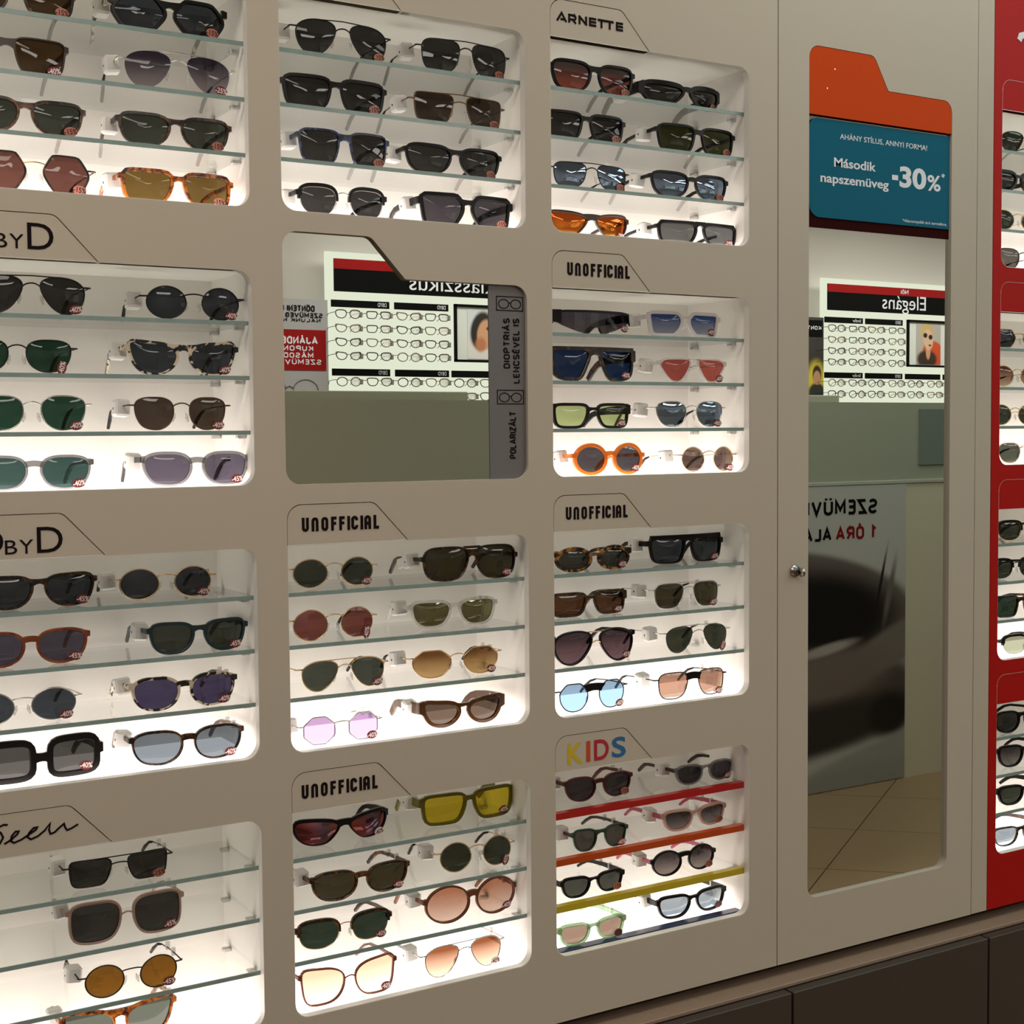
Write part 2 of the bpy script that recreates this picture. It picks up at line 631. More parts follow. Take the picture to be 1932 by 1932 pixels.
def text_mesh(s, bold=0.0):
    """letters as a mesh in the unit box: (0..1, 0, 0..1), facing -y"""
    key = (s, bold)
    if key in _TXT:
        return _TXT[key]
    cu = bpy.data.curves.new('tmp', 'FONT')
    cu.body = s
    cu.resolution_u = 4
    cu.offset = bold
    cu.fill_mode = 'BOTH'
    ob = bpy.data.objects.new('tmp', cu)
    col.objects.link(ob)
    dg = bpy.context.evaluated_depsgraph_get()
    me = bpy.data.meshes.new_from_object(ob.evaluated_get(dg))
    bpy.data.objects.remove(ob)
    bpy.data.curves.remove(cu)
    xs = [v.co.x for v in me.vertices]
    ys = [v.co.y for v in me.vertices]
    x0, x1, y0, y1 = min(xs), max(xs), min(ys), max(ys)
    verts = [((v.co.x - x0) / (x1 - x0), (v.co.y - y0) / (y1 - y0)) for v in me.vertices]
    faces = [tuple(p.vertices) for p in me.polygons]
    bpy.data.meshes.remove(me)
    _TXT[key] = (verts, faces)
    return _TXT[key]


def text(name, s, x0, x1, z0, z1, y, mat, parent=None, bold=0.0, flip=False, rot=None, th=0.0003):
    """lettering filling the box x0..x1, z0..z1 at depth y; flip = facing +y (runs towards -x); rot=90 reads upwards"""
    verts, faces = text_mesh(s, bold)
    n = len(verts)
    V = []
    for k in (0, 1):
        for (u, w) in verts:
            if rot == 90:
                u, w = 1 - w, u
            x = x1 - u * (x1 - x0) if flip else x0 + u * (x1 - x0)
            yy = y + (k * th if flip else -k * th)
            V.append((x, yy, z0 + w * (z1 - z0)))
    F = list(faces) + [tuple(i + n for i in f) for f in faces]
    mb = MB().add(V, F)
    return mb.build(name, mat, parent)


def strokes(name, paths, w, y, mat, parent=None, th=0.0003):
    """lettering drawn as strokes: each path a list of (x, z), mitred bands of width w"""
    mb = MB()
    for k, pth in enumerate(paths):
        P = [Vector((p[0], p[1])) for p in pth]
        n = len(P)
        L, R = [], []
        for i in range(n):
            ww = w
            d0 = (P[i] - P[i - 1]).normalized() if i > 0 else (P[1] - P[0]).normalized()
            d1 = (P[i + 1] - P[i]).normalized() if i < n - 1 else d0
            t = d0 + d1
            if t.length < 1e-6:
                t = d0
            t.normalize()
            nn = Vector((-t.y, t.x))
            s = ww / 2 / max(0.45, abs(nn.dot(Vector((-d0.y, d0.x)))))
            L.append(P[i] + nn * s)
            R.append(P[i] - nn * s)
        yy = y - th - (0.00002 if th > 0 else -0.00002) * k
        v = [(p.x, yy, p.y) for p in L] + [(p.x, yy, p.y) for p in R]
        v += [(p[0], y, p[2]) for p in v]
        f = []
        for i in range(n - 1):
            f.append((i, i + 1, n + i + 1, n + i))
            f.append((2 * n + i, 2 * n + i + 1, i + 1, i))
            f.append((n + i, n + i + 1, 3 * n + i + 1, 3 * n + i))
        f += [(0, n, 3 * n, 2 * n), (n - 1, 2 * n - 1, 4 * n - 1, 3 * n - 1)]
        mb.add(v, f)
    return mb.build(name, mat, parent)


def arc(cx, cz, rx, rz, a0, a1, n=8):
    return [(cx + rx * math.cos(math.radians(a0 + (a1 - a0) * k / n)), cz + rz * math.sin(math.radians(a0 + (a1 - a0) * k / n))) for k in range(n + 1)]


def glyph(ch):
    """strokes of a capital on a box 0..w x 0..1; returns (width, paths)"""
    w = {'I': 0.0, '1': 0.28, 'M': 0.66, 'J': 0.45, 'L': 0.46, 'E': 0.46, 'F': 0.46, 'T': 0.56, 'A': 0.62, 'V': 0.62, ' ': 0.15, '?': 0.45}.get(ch, 0.54)
    m = w / 2
    acc = {'Á': 'A', 'É': 'E', 'Í': 'I', 'Ó': 'O', 'Ö': 'O', 'Ü': 'U'}
    if ch in acc:
        w, P = glyph(acc[ch])
        m = w / 2
        if ch in 'ÁÉÍÓ':
            P = P + [[(m - 0.04, 1.14), (m + 0.10, 1.32)]]
        else:
            P = P + [[(m - 0.17, 1.14), (m - 0.17, 1.29)], [(m + 0.17, 1.14), (m + 0.17, 1.29)]]
        return w, P
    q = 0.27
    O = [(0, 0.5)] + arc(m, 1 - q, m, q, 180, 0) + arc(m, q, m, q, 0, -180) + [(0, 0.52)]
    S = arc(m, 0.75, m * 0.95, 0.25, 25, 180) + arc(m, 0.75, m * 0.95, 0.25, 190, 265, 4) + arc(m, 0.25, m, 0.25, 85, -155, 12)
    G = {
        'A': [[(0, 0), (m, 1), (w, 0)], [(w * .17, .3), (w * .83, .3)]], 'V': [[(0, 1), (m, 0), (w, 1)]],
        'B': [[(0, 0), (0, 1)], [(0, 1), (w * .6, 1)] + arc(w * .6, .77, w * .35, .23, 90, -90) + [(0, .54)], [(w * .6, .54)] + arc(w * .6, .27, w * .4, .27, 90, -90) + [(0, 0)]],
        'C': [arc(m, 1 - q, m, q, 0, 180) + arc(m, q, m, q, 180, 360)],
        'D': [[(0, 0), (0, 1)], [(0, 1), (w * .45, 1)] + arc(w * .45, .62, w * .55, .38, 90, 0) + arc(w * .45, .38, w * .55, .38, 0, -90) + [(0, 0)]],
        'E': [[(0, 0), (0, 1)], [(0, 1), (w, 1)], [(0, .52), (w * .9, .52)], [(0, 0), (w, 0)]],
        'F': [[(0, 0), (0, 1)], [(0, 1), (w, 1)], [(0, .52), (w * .9, .52)]],
        'G': [arc(m, 1 - q, m, q, 0, 180) + arc(m, q, m, q, 180, 360) + [(w, .5), (m, .5)]],
        'I': [[(0, 0), (0, 1)]], '1': [[(0, .78), (w, 1), (w, 0)]],
        'J': [[(w, 1)] + arc(m, q, m, q, 0, -180)],
        'K': [[(0, 0), (0, 1)], [(w, 1), (0.05, .42)], [(w * .32, .6), (w, 0)]],
        'L': [[(0, 1), (0, 0)], [(0, 0), (w, 0)]],
        'M': [[(0, 0), (0, 1), (m, .3), (w, 1), (w, 0)]], 'N': [[(0, 0), (0, 1), (w, 0), (w, 1)]],
        'O': [O], 'P': [[(0, 0), (0, 1)], [(0, 1), (w * .55, 1)] + arc(w * .55, .73, w * .45, .27, 90, -90) + [(0, .46)]],
        'R': [[(0, 0), (0, 1)], [(0, 1), (w * .55, 1)] + arc(w * .55, .73, w * .45, .27, 90, -90) + [(0, .46)], [(w * .5, .46), (w, 0)]],
        'S': [S], 'T': [[(0, 1), (w, 1)], [(m, 1), (m, 0)]],
        'U': [[(0, 1)] + arc(m, q, m, q, 180, 360) + [(w, 1)]],
        'Y': [[(0, 1), (m, .45), (w, 1)], [(m, .5), (m, 0)]],
        'Z': [[(0, 1), (w, 1), (0, 0), (w, 0)]],
        '?': [arc(m, .75, m, .25, 160, -60) + [(m, .3)], [(m, .1), (m, 0)]],
    }
    return w, G.get(ch, [])


def caps(name, s, x0, x1, z0, z1, y, mat, parent, weight=0.2, flip=False, rot=None, th=0.0003):
    """capitals in strokes; cap height is z1 - z0 (or x1 - x0 when rot=90), accents rise above"""
    x, paths = 0.0, []
    h = weight / 2
    for ch in s:
        w, P = glyph(ch)
        paths += [[(x + h + px, h + pz * (1 - weight)) for (px, pz) in p] for p in P]
        x += w + weight + 0.13
    W = x - 0.13
    out = []
    for p in paths:
        if rot == 90:
            out.append([(x1 - pz * (x1 - x0), z0 + px / W * (z1 - z0)) for (px, pz) in p])
        elif flip:
            out.append([(x1 - px / W * (x1 - x0), z0 + pz * (z1 - z0)) for (px, pz) in p])
        else:
            out.append([(x0 + px / W * (x1 - x0), z0 + pz * (z1 - z0)) for (px, pz) in p])
    H = (x1 - x0) if rot == 90 else (z1 - z0)
    o = strokes(name, out, weight * H, y, mat, parent, th=-th if flip else th)
    return o


# ------------------------------------------------------------------ wall layout (metres, x along the wall, z relative to the eye)
COLX = {1: (0.2865, 0.6495), 2: (0.6907, 1.0540), 3: (1.0954, 1.4583), 4: (2.0290, 2.3920)}
ROWZ = {1: (0.2861, 0.5572), 2: (-0.0609, 0.2077), 3: (-0.4085, -0.1395), 4: (-0.7579, -0.4867)}
SHELF = [0.0, 0.0669, 0.1358, 0.2045]      # levels above the niche floor
TH = 0.0125                                # wall board thickness
TABH, TABW, TABD = 0.0533, 0.1235, 0.1735  # folder tab height, top width, foot width
BASE = -0.8536
RC = 0.020


def folder_loop(x0, x1, zb, zt, g=0.0):
    pts = [(x0 + g, zb + g), (x1 - g, zb + g), (x1 - g, zt - g), (x0 + TABD, zt - g), (x0 + TABW, zt + TABH - g), (x0 + g, zt + TABH - g)]
    return round_poly(pts, [RC, RC, RC, 0.004, 0.016, RC])


def E(loop):
    return [(p[0], p[1] + EYE) for p in loop]


def wall_board(name, x0, x1, cols, mat, zt=1.25):
    loops = [[(x0, BASE + EYE), (x1, BASE + EYE), (x1, zt + EYE), (x0, zt + EYE)]]
    for c in cols:
        for r in ROWZ:
            loops.append(E(folder_loop(*COLX[c], *ROWZ[r])))
    return tag(plate(name, loops, 0, TH, mat), kind='structure')


wall_board('wall_back', -0.3, 1.5147, (1, 2, 3), M_LAM)
wall_board('wall_right', 2.0085, 2.75, (4,), M_RED)
tag(MB().rbox(1.9680, 2.0075, 0.0, TH, BASE + EYE, 1.25 + EYE, 0.0006).build('trim_1', M_LAM), kind='structure')
tag(MB().box(-0.3, 2.75, 0.185, 0.20, 0.0, 1.25 + EYE).build('wall_rear', M_CAB), kind='structure')

# floor (diagonal tiles), ceiling, far wall
M_TILE = plain('floor_tile', s2l(162, 129, 96), 0.4, grain=0.06, scale=14)
M_GROUT = plain('floor_grout', s2l(84, 66, 50), 0.8)
M_CEIL = plain('ceiling_paint', (0.52, 0.50, 0.47), 0.8)
M_FARWALL = plain('far_wall_paint', s2l(192, 187, 182), 0.7, spec=0.2)
floor = tag(MB().box(-5, 11, -6, 0.2, -0.06, -0.0045).build('floor', M_GROUT), kind='structure')
tl = 0.547
a1, a2 = math.radians(43.0), math.radians(146.0)
e1 = Vector((math.cos(a1), math.sin(a1)))
e2 = Vector((math.cos(a2), math.sin(a2)))
gr = 0.0045
q1, q2 = e1 * (tl / 2 - gr / 2), e2 * (tl / 2 - gr / 2)
cs = [-q1 - q2, q1 - q2, q1 + q2, -q1 + q2]
_t = MB().add([(c.x, c.y, 0.0) for c in cs] + [(c.x, c.y, -0.0045) for c in cs], [(0, 1, 2, 3), (7, 6, 5, 4), (0, 4, 5, 1), (1, 5, 6, 2), (2, 6, 7, 3), (3, 7, 4, 0)]).mesh('floor_tile')
_t.materials.append(M_TILE)
org = Vector((3.847, -2.403)) + (e1 + e2) * (tl / 2)
d_ = Vector((3.868, -2.213)) - org
den = e1.x * e2.y - e1.y * e2.x
org += e1 * ((d_.x * e2.y - d_.y * e2.x) / den + tl / 2)
for i in range(-8, 9):
    for j in range(-8, 9):
        p = org + e1 * (tl * i) + e2 * (tl * j)
        if 0.2 < p.x < 6.6 and -4.5 < p.y < -0.5:
            o = bpy.data.objects.new('floor_tile', _t)
            col.objects.link(o)
            o.parent = floor
            o.location = (p.x, p.y, 0)
tag(MB().box(-5, 11, -6, 0.2, 2.95, 3.05).build('ceiling', M_CEIL), kind='structure')
tag(MB().box(-5, 11, -4.62, -4.55, 0.0, 2.95).build('wall_front', M_FARWALL), kind='structure')

# ceiling lamps
M_HOUS = plain('lamp_housing', (0.7, 0.7, 0.68), 0.5)
M_WARM = emit('lamp_warm', (1.0, 0.88, 0.76), LAMP_GLOW * 1.12)
M_MID = emit('lamp_neutral', (0.92, 0.96, 0.89), LAMP_GLOW * 0.74)
M_FAR = emit('lamp_far', (1.0, 0.94, 0.85), LAMP_GLOW * 1.55)
M_COOL = emit('lamp_cool', (0.66, 1.0, 0.98), LAMP_GLOW * 0.85)


def ceiling_light(x, y, mat, label, L=1.2):
    r = empty('ceiling_light_offscreen', (x, y, 2.95))
    tag(r, label, 'ceiling light', 'light panels on the shop ceiling')
    MB().rbox(-L / 2, L / 2, -0.3, 0.3, -0.05, 0.0, 0.004).build('housing', M_HOUS, r)
    MB().box(-L / 2 + 0.02, L / 2 - 0.02, -0.28, 0.28, -0.056, -0.051).build('diffuser_offscreen', mat, r)
    return r


for lx in (-2.0, -0.1):
    ceiling_light(lx, -0.75, M_WARM, 'long warm white light panel on the ceiling over the beige display wall')
ceiling_light(1.75, -0.42, M_MID, 'long neutral white light panel on the ceiling over the mirror door')
for lx in (3.5, 5.6):
    ceiling_light(lx, -0.80, M_COOL, 'long cool white light panel on the ceiling past the red display wall')
ceiling_light(0.2, -2.2, M_WARM, 'long warm white light panel on the ceiling over the aisle')
for lx in (4.0, 5.9):
    ceiling_light(lx, -2.3, M_MID, 'long neutral white light panel on the ceiling over the aisle')
for lx in (0.8, 3.0, 4.7, 6.2, 7.7):
    ceiling_light(lx, -3.65, M_FAR, 'long warm white light panel on the ceiling over the lit boards')

# ------------------------------------------------------------------ lit niches with glass shelves and folder-tab signs
NICHE = {
    (1, 1): ('lit niche holding the big black hexagonal sunglasses', None),
    (1, 2): ('lit niche holding the cream and black cat-eye sunglasses', 'grey tab sign with dark capital lettering above the cat-eye niche'),
    (1, 3): ('lit niche holding the chunky black and the rust red sunglasses', 'grey tab sign with dark capital lettering above the rust red sunglasses'),
    (1, 4): ('lit niche with one pair per shelf and empty glass ends', 'grey tab sign with black handwritten script'),
    (2, 1): ('lit niche above the folder-shaped wall mirror', 'plain grey tab above the black wire aviators'),
    (2, 3): ('lit niche directly below the folder-shaped wall mirror', 'grey tab sign with condensed black capitals under the wall mirror'),
    (2, 4): ('lit niche holding the yellow-lensed and sports wrap sunglasses', 'grey tab sign with condensed black capitals above the sports wrap sunglasses'),
    (3, 1): ('lit niche with only dark frames and an orange mirrored pair', 'grey tab sign with wide spaced black capitals'),
    (3, 2): ('lit niche holding the white and the round orange sunglasses', 'grey tab sign with condensed black capitals above the white angular sunglasses'),
    (3, 3): ('lit niche above the KIDS sign', 'grey tab sign with condensed black capitals above the narrow oval tortoise pair'),
    (3, 4): ('lit niche with red, orange, yellow and blue shelf edges', 'grey tab sign reading KIDS in four colours'),
    (4, 1): ('topmost lit niche in the red wall', 'blank red tab over the topmost niche'),
    (4, 2): ('lit niche in the red wall holding navy hexagonal sunglasses', 'blank red tab over the navy hexagonal sunglasses'),
    (4, 3): ('lit niche in the red wall holding the browline sunglasses', 'blank red tab over the browline sunglasses'),
    (4, 4): ('lowest lit niche in the red wall', 'blank red tab over the lowest niche'),
}
YB = 0.155
KID = {3: (0.42, 0.012, 0.012), 2: (0.50, 0.065, 0.008), 1: (0.52, 0.40, 0.02), 0: (0.010, 0.022, 0.085)}


def niche(c, r):
    x0, x1 = COLX[c]
    zb, zt = ROWZ[r]
    lab, tlab = NICHE[(c, r)]
    root = empty('display_niche', (x0, TH, zb + EYE))
    tag(root, lab, 'display niche', 'lit display niches in the wall')
    w, h, d = x1 - x0, zt - zb, YB - TH
    s = 0.002
    MB().box(-0.006, w + 0.006, d, d + 0.006, -0.004, h + 0.004).build('back_panel', M_WHITE, root)
    MB().box(-0.006, -0.002, 0.0, d, -0.004, h + 0.004).build('side_panel', M_WHITE, root)
    MB().box(w + s, w + 0.006, 0.0, d, -0.004, h + 0.004).build('side_panel', M_WHITE, root)
    MB().box(-0.006, w + 0.006, 0.0, d, h + 0.002, h + 0.006).build('top_panel', M_WHITE, root)
    lp_ = MB().box(-0.006, w + 0.006, 0.001, d, -0.006, 0.0).build('light_panel', M_WHITE, root)
    lp_.data.materials.append(M_GLOW)
    for pg in lp_.data.polygons:                      # only the upper face of the panel is luminous
        pg.material_index = 1 if min(lp_.data.vertices[i].co.z for i in pg.vertices) > -0.001 else 0
    inner = round_poly([(0.0008, 0.0008), (w - 0.0008, 0.0008), (w - 0.0008, h), (0.0008, h)], [RC, RC, RC, 0.0])
    outer = round_poly([(-0.0002, -0.0002), (w + 0.0002, -0.0002), (w + 0.0002, h + 0.001), (-0.0002, h + 0.001)], [RC, RC, RC, 0.0])
    MB().ring(inner, outer, -TH + 0.0004, 0.0, 0.0002).build('opening_liner', M_LINER, root)
    for lv in (1, 2, 3):
        z = SHELF[lv]
        sh = MB().box(-0.0015, w + 0.0015, 0.004, d - 0.004, z - 0.0025, z + 0.0025).build('glass_shelf', shelf_glass(), root)
        if (c, r) == (3, 4):
            MB().box(-0.0015, w + 0.0015, 0.0005, 0.0125, z - 0.0062, z + 0.0032).build('shelf_edge', plain('kids_edge_%d' % lv, KID[lv], 0.25), sh)
        else:
            MB().box(-0.0012, w + 0.0012, 0.0022, 0.0041, z - 0.0026, z + 0.0026).build('shelf_edge', M_EDGE, sh)
        for yy in (0.022, 0.115):
            MB().rbox(w - 0.009, w + 0.0015, yy, yy + 0.010, z - 0.0075, z - 0.0026, 0.0008).build('shelf_clip', M_CLIP, sh)
    if (c, r) == (3, 4):
        MB().box(0.004, w - 0.004, 0.001, 0.017, 0.0, 0.0022).build('floor_edge', plain('kids_edge_0', KID[0], 0.25), root)
    if tlab:
        g = 0.0009
        pts = [(g, 0.0), (TABD - 0.0012, 0.0), (TABW - g * 0.6, TABH - g), (g, TABH - g)]
        t = empty('brand_tab', (x0, 0.0, zt + EYE))
        tag(t, tlab, 'sign', 'folder tab signs over the niches')
        plate('tab_plate', [round_poly(pts, [0.0, 0.0, 0.015, RC])], 0.0006, TH + 0.001, M_RED if c == 4 else M_TAB, t)
        MB().box(0.0, TABD, TH + 0.001, TH + 0.004, 0.001, TABH).build('tab_backing', M_RED if c == 4 else M_TAB, t)
        return t
    return None


TAB = {}
for key in NICHE:
    TAB[key] = niche(*key)


def tabx(key, *vals):
    return [v - COLX[key[0]][0] for v in vals]


# UNOFFICIAL: condensed strokes on a 10-letter grid
def condensed(key, X0, X1, Z0, Z1):
    zt = ROWZ[key[1]][1]
    x0, x1 = tabx(key, X0, X1)
    z0, z1 = Z0 - zt, Z1 - zt
    H = z1 - z0
    adv = [1.0, 1.02, 1.02, 0.86, 0.86, 0.42, 0.98, 0.42, 1.0, 0.8]
    tot = sum(adv)
    unit = (x1 - x0) / (tot - 0.2)
    w = unit * 0.72
    sw = unit * 0.285
    a = sw / 2
    x = x0
    P = []
    for ch, ad in zip('UNOFFICIAL', adv):
        l, rr, b, t = x + a, x + w - a, z0 + a, z1 - a
        q = (rr - l) / 2
        m = (l + rr) / 2
        if ch == 'U':
            P.append([(l, z1)] + arc(m, b + q, q, q, 180, 360) + [(rr, z1)])
        elif ch == 'N':
            P.append([(l, z0)] + arc(m, t - q, q, q, 180, 0) + [(rr, z0)])
        elif ch == 'O':
            P.append([(l, z0 + H / 2)] + arc(m, t - q, q, q, 180, 0) + arc(m, b + q, q, q, 0, -180) + [(l, z0 + H / 2 + a * 0.2)])
        elif ch == 'F':
            P.append([(l, z0), (l, z1)])
            P.append([(l, t), (rr, t)])
            P.append([(l, z0 + H * 0.52), (rr - q * 0.2, z0 + H * 0.52)])
        elif ch == 'I':
            P.append([(l, z0), (l, z1)])
        elif ch == 'C':
            P.append([(rr, z1 - H * 0.33)] + arc(m, t - q, q, q, 0, 180) + arc(m, b + q, q, q, 180, 360) + [(rr, z0 + H * 0.33)])
        elif ch == 'A':
            P.append([(l, z0)] + arc(m, t - q, q, q, 180, 0) + [(rr, z0)])
            P.append([(l, z0 + H * 0.42), (rr, z0 + H * 0.42)])
        elif ch == 'L':
            P.append([(l, z1), (l, z0)])
            P.append([(l, b), (rr, b)])
        x += unit * ad
    strokes('lettering', P, sw, 0.0004, M_BLACKTXT, TAB[key])


condensed((3, 2), 1.1219, 1.2311, 0.2262, 0.2446)
condensed((3, 3), 1.1167, 1.2255, -0.1221, -0.1037)
condensed((2, 3), 0.7112, 0.8209, -0.1219, -0.1037)
condensed((2, 4), 0.7047, 0.8136, -0.4688, -0.4506)


def wide_caps():
    key = (3, 1)
    zt = ROWZ[1][1]
    x0, x1 = tabx(key, 1.1075, 1.2236)
    z0, z1 = 0.5798 - zt, 0.5922 - zt
    H = z1 - z0
    sw = H * 0.245
    a = sw / 2
    P = []
    u = (x1 - x0) / 7.0
    w = u * 0.86
    X = [x0, x0 + u * 1.14, x0 + u * 2.2, x0 + u * 3.28, x0 + u * 4.18, x0 + u * 4.98, x0 + u * 6.1]
    l = X[0]
    P.append([(l, z0), (l + w * 0.55, z1 - a * 0.4), (l + w * 1.1, z0)])
    P.append([(l + w * 0.42, z0 + H * 0.25), (l + w * 0.85, z0 + H * 0.25)])
    l = X[1]
    P.append([(l + a, z0), (l + a, z1)])
    P.append([(l, z1 - a), (l + w * 0.68, z1 - a)] + arc(l + w * 0.68, z1 - a - H * 0.24, w * 0.2, H * 0.24, 90, -90, 6) + [(l, z1 - a - H * 0.48)])
    P.append([(l + w * 0.5, z0 + H * 0.42), (l + w * 0.92, z0)])
    l = X[2]
    P.append([(l + a, z0), (l + a, z1)])
    P.append([(l + a * 0.4, z1 - a * 0.4), (l + w - a * 0.4, z0 + a * 0.4)])
    P.append([(l + w - a, z0), (l + w - a, z1)])
    for l in (X[3], X[6]):
        P.append([(l + a, z0), (l + a, z1)])
        for zz in (z0 + a, z0 + H / 2, z1 - a):
            P.append([(l, zz), (l + w * 0.85, zz)])
    P.append([(X[4], z1 - a), (X[5] + w, z1 - a)])
    for l in (X[4] + w * 0.45, X[5] + w * 0.52):
        P.append([(l, z0), (l, z1)])
    strokes('lettering', P, sw, 0.0004, M_BLACKTXT, TAB[key])


wide_caps()


def dd_sign(key, xa, zoff):
    """D BY D lettering; xa = left edge of the last D"""
    zt = ROWZ[key[1]][1]
    x = xa - COLX[key[0]][0]
    z0 = zoff - zt
    t = TAB[key]
    for s, a, b, h in (('D', x - 0.067, x - 0.0375, 0.0302), ('B', x - 0.0360, x - 0.0225, 0.0163), ('Y', x - 0.0200, x - 0.0042, 0.0163), ('D', x, x + 0.0295, 0.0302)):
        text('lettering', s, a, b, z0, z0 + h, 0.0004, M_BLACKTXT, t)


dd_sign((1, 2), 0.3785, 0.2190)
dd_sign((1, 3), 0.3801, -0.1323)

# handwritten script sign
_pts = [
    [(0.3040, -0.4480), (0.3010, -0.4560), (0.2990, -0.4680), (0.3060, -0.4600), (0.3120, -0.4500)],
    [(0.3385, -0.4470), (0.3340, -0.4462), (0.3290, -0.4480), (0.3275, -0.4520), (0.3310, -0.4560), (0.3330, -0.4610), (0.3290, -0.4680), (0.3230, -0.4720)],
    [(0.3340, -0.4690), (0.3420, -0.4650), (0.3490, -0.4595), (0.3505, -0.4565), (0.3470, -0.4562), (0.3425, -0.4610), (0.3415, -0.4665), (0.3450, -0.4692), (0.3530, -0.4668), (0.3620, -0.4620), (0.3700, -0.4575), (0.3715, -0.4548), (0.3675, -0.4550), (0.3622, -0.4600), (0.3605, -0.4650), (0.3640, -0.4680), (0.3720, -0.4655), (0.3800, -0.4600), (0.3865, -0.4525), (0.3850, -0.4600), (0.3865, -0.4650), (0.3910, -0.4640), (0.3970, -0.4590), (0.4025, -0.4552), (0.4038, -0.4600), (0.4060, -0.4635), (0.4110, -0.4620), (0.4190, -0.4582)],
]
strokes('lettering', [[(p[0] - COLX[1][0], p[1] - ROWZ[4][1]) for p in q] for q in _pts], 0.0023, 0.0004, M_BLACKTXT, TAB[(1, 4)])

for ch, X0, X1, colr in (('K', 1.1174, 1.1436, s2l(206, 180, 36)), ('I', 1.1495, 1.1566, s2l(196, 72, 36)), ('D', 1.1632, 1.1894, s2l(176, 36, 52)), ('S', 1.1949, 1.2201, s2l(36, 104, 160))):
    a, b = tabx((3, 4), X0, X1)
    text('lettering', ch, a, b, -0.4770 - ROWZ[4][1], -0.4463 - ROWZ[4][1], 0.0004, plain('kids_letter_' + ch, colr, 0.5), TAB[(3, 4)], bold=0.02)

# thin light outline round the red tabs
for r in ROWZ:
    x0, x1 = COLX[4]
    zb, zt = ROWZ[r]
    a = [(0.0, 0.0), (0.0, TABH - RC)] + arc(RC, TABH - RC, RC, RC, 180, 90, 8) + [(TABW - 0.012, TABH)] + [(TABW, TABH - 0.008), (TABD, 0.0)]
    strokes('outline', [a], 0.0014, 0.0004, plain('tab_outline', (0.70, 0.55, 0.50), 0.4), TAB[(4, r)])
# start of a white script wordmark on the red wall
_wm = tag(strokes('wall_lettering', [[(p[0], p[1] + EYE) for p in ((2.0700, 0.6805), (2.0740, 0.6890), (2.0850, 0.6925), (2.1080, 0.6900), (2.1180, 0.6780), (2.1080, 0.6640), (2.0960, 0.6600), (2.1150, 0.6400), (2.1300, 0.6380))]], 0.011, 0.0, M_PRINTW, None, th=0.001), 'white script lettering stroke on the red wall', 'lettering')

# ------------------------------------------------------------------ folder-shaped wall mirror with info strip
x0, x1 = COLX[2]
zb, zt = ROWZ[2]
mr = empty('wall_mirror', (0, 0, EYE))
tag(mr, 'folder-shaped mirror set into the beige wall with a grey text strip', 'mirror')
MY = 0.0065
plate('mirror_glass', [[(x0 + 0.0005, zb), (x1, zb), (x1, zt + TABH), (x0, zt + TABH)]], MY, MY + 0.004, mirror_mat(), mr)
st = MB().box(0.9950, x1, MY - 0.0012, MY - 0.0001, zb, zt + 0.001).build('info_strip', M_GREYSTRIP, mr)
ys = MY - 0.0013
for s, a, b, z0, z1 in (('DIOPTRIÁS', 1.0180, 1.0285, 0.0925, 0.1625), ('LENCSÉVEL IS', 1.0335, 1.0440, 0.0720, 0.1625), ('POLARIZÁLT', 1.0270, 1.0375, -0.0330, 0.0330)):
    caps('lettering', s, a, b, z0, z1, ys, M_BLACKTXT, st, weight=0.19, rot=90)
for zc in (0.1825, 0.0530):
    P = []
    a, b = 1.0075, 1.0500
    P += [[(a, zc - 0.0095), (b, zc - 0.0095), (b, zc + 0.0095), (a, zc + 0.0095), (a, zc - 0.0103)]]
    for s in (-1, 1):
        cx = (a + b) / 2 + s * 0.0098
        P.append(arc(cx, zc - 0.0005, 0.0082, 0.0062, 0, 360, 18))
    P.append([((a + b) / 2 - 0.0020, zc + 0.001), ((a + b) / 2 + 0.0020, zc + 0.001)])
    strokes('glasses_icon', P, 0.0012, ys, M_BLACKTXT, st)

# ------------------------------------------------------------------ mirror door
DX0, DX1 = 1.5167, 1.9662
ML, MR = 1.5803, 1.9038
MTOP, MZB = 0.5567, -0.7569
dr = empty('door_1', (0, 0, EYE))
tag(dr, 'tall beige cupboard door with a folder-shaped mirror and orange header', kind='structure')
hole = round_poly([(ML, MZB), (MR, MZB), (MR, MTOP), (ML + 0.1735, MTOP), (ML + 0.141, MTOP + TABH), (ML, MTOP + TABH)], [RC, RC, RC, 0.004, 0.016, RC])
plate('door_leaf', [[(DX0, BASE), (DX1, BASE), (DX1, 1.25), (DX0, 1.25)], hole], 0.0, TH, M_LAM, dr)
plate('mirror_glass', [[(ML, MZB), (MR, MZB), (MR, MTOP + TABH), (ML, MTOP + TABH)]], MY, MY + 0.004, mirror_mat(), dr)
g = 0.0006
oh = round_poly([(ML + g, 0.5025), (MR - g, 0.5025), (MR - g, MTOP - g), (ML + 0.1735 - g, MTOP - g), (ML + 0.141 - g, MTOP + TABH - g), (ML + g, MTOP + TABH - g)], [0, 0, RC, 0.004, 0.016, RC])
oo = plate('header_panel', [oh], 0.0005, 0.0030, M_ORANGE, dr)
for px, pz in ((1.6351, 0.5777), (1.6188, 0.5458)):
    MB().disc(px, 0.0004, pz, 0.0013, 0.0013, 10).build('pin_head', M_STEEL, oo)
lockr = MB().tube([(1.5505, 0.0, -0.2199), (1.5505, -0.004, -0.2199)], 0.0095, 20).build('lock', M_STEEL, dr)
MB().tube([(1.5505, -0.0035, -0.2199), (1.5505, -0.0060, -0.2199)], 0.0060, 16).build('lock_core', plain('lock_core', (0.2, 0.19, 0.17), 0.35, 0.9), lockr)
kb = MB().rbox(1.5496, 1.5514, -0.014, -0.005, -0.2225, -0.2170, 0.0004)
kb.tube([(1.5496, -0.018, -0.2210), (1.5514, -0.018, -0.2210)], 0.0075, 14)
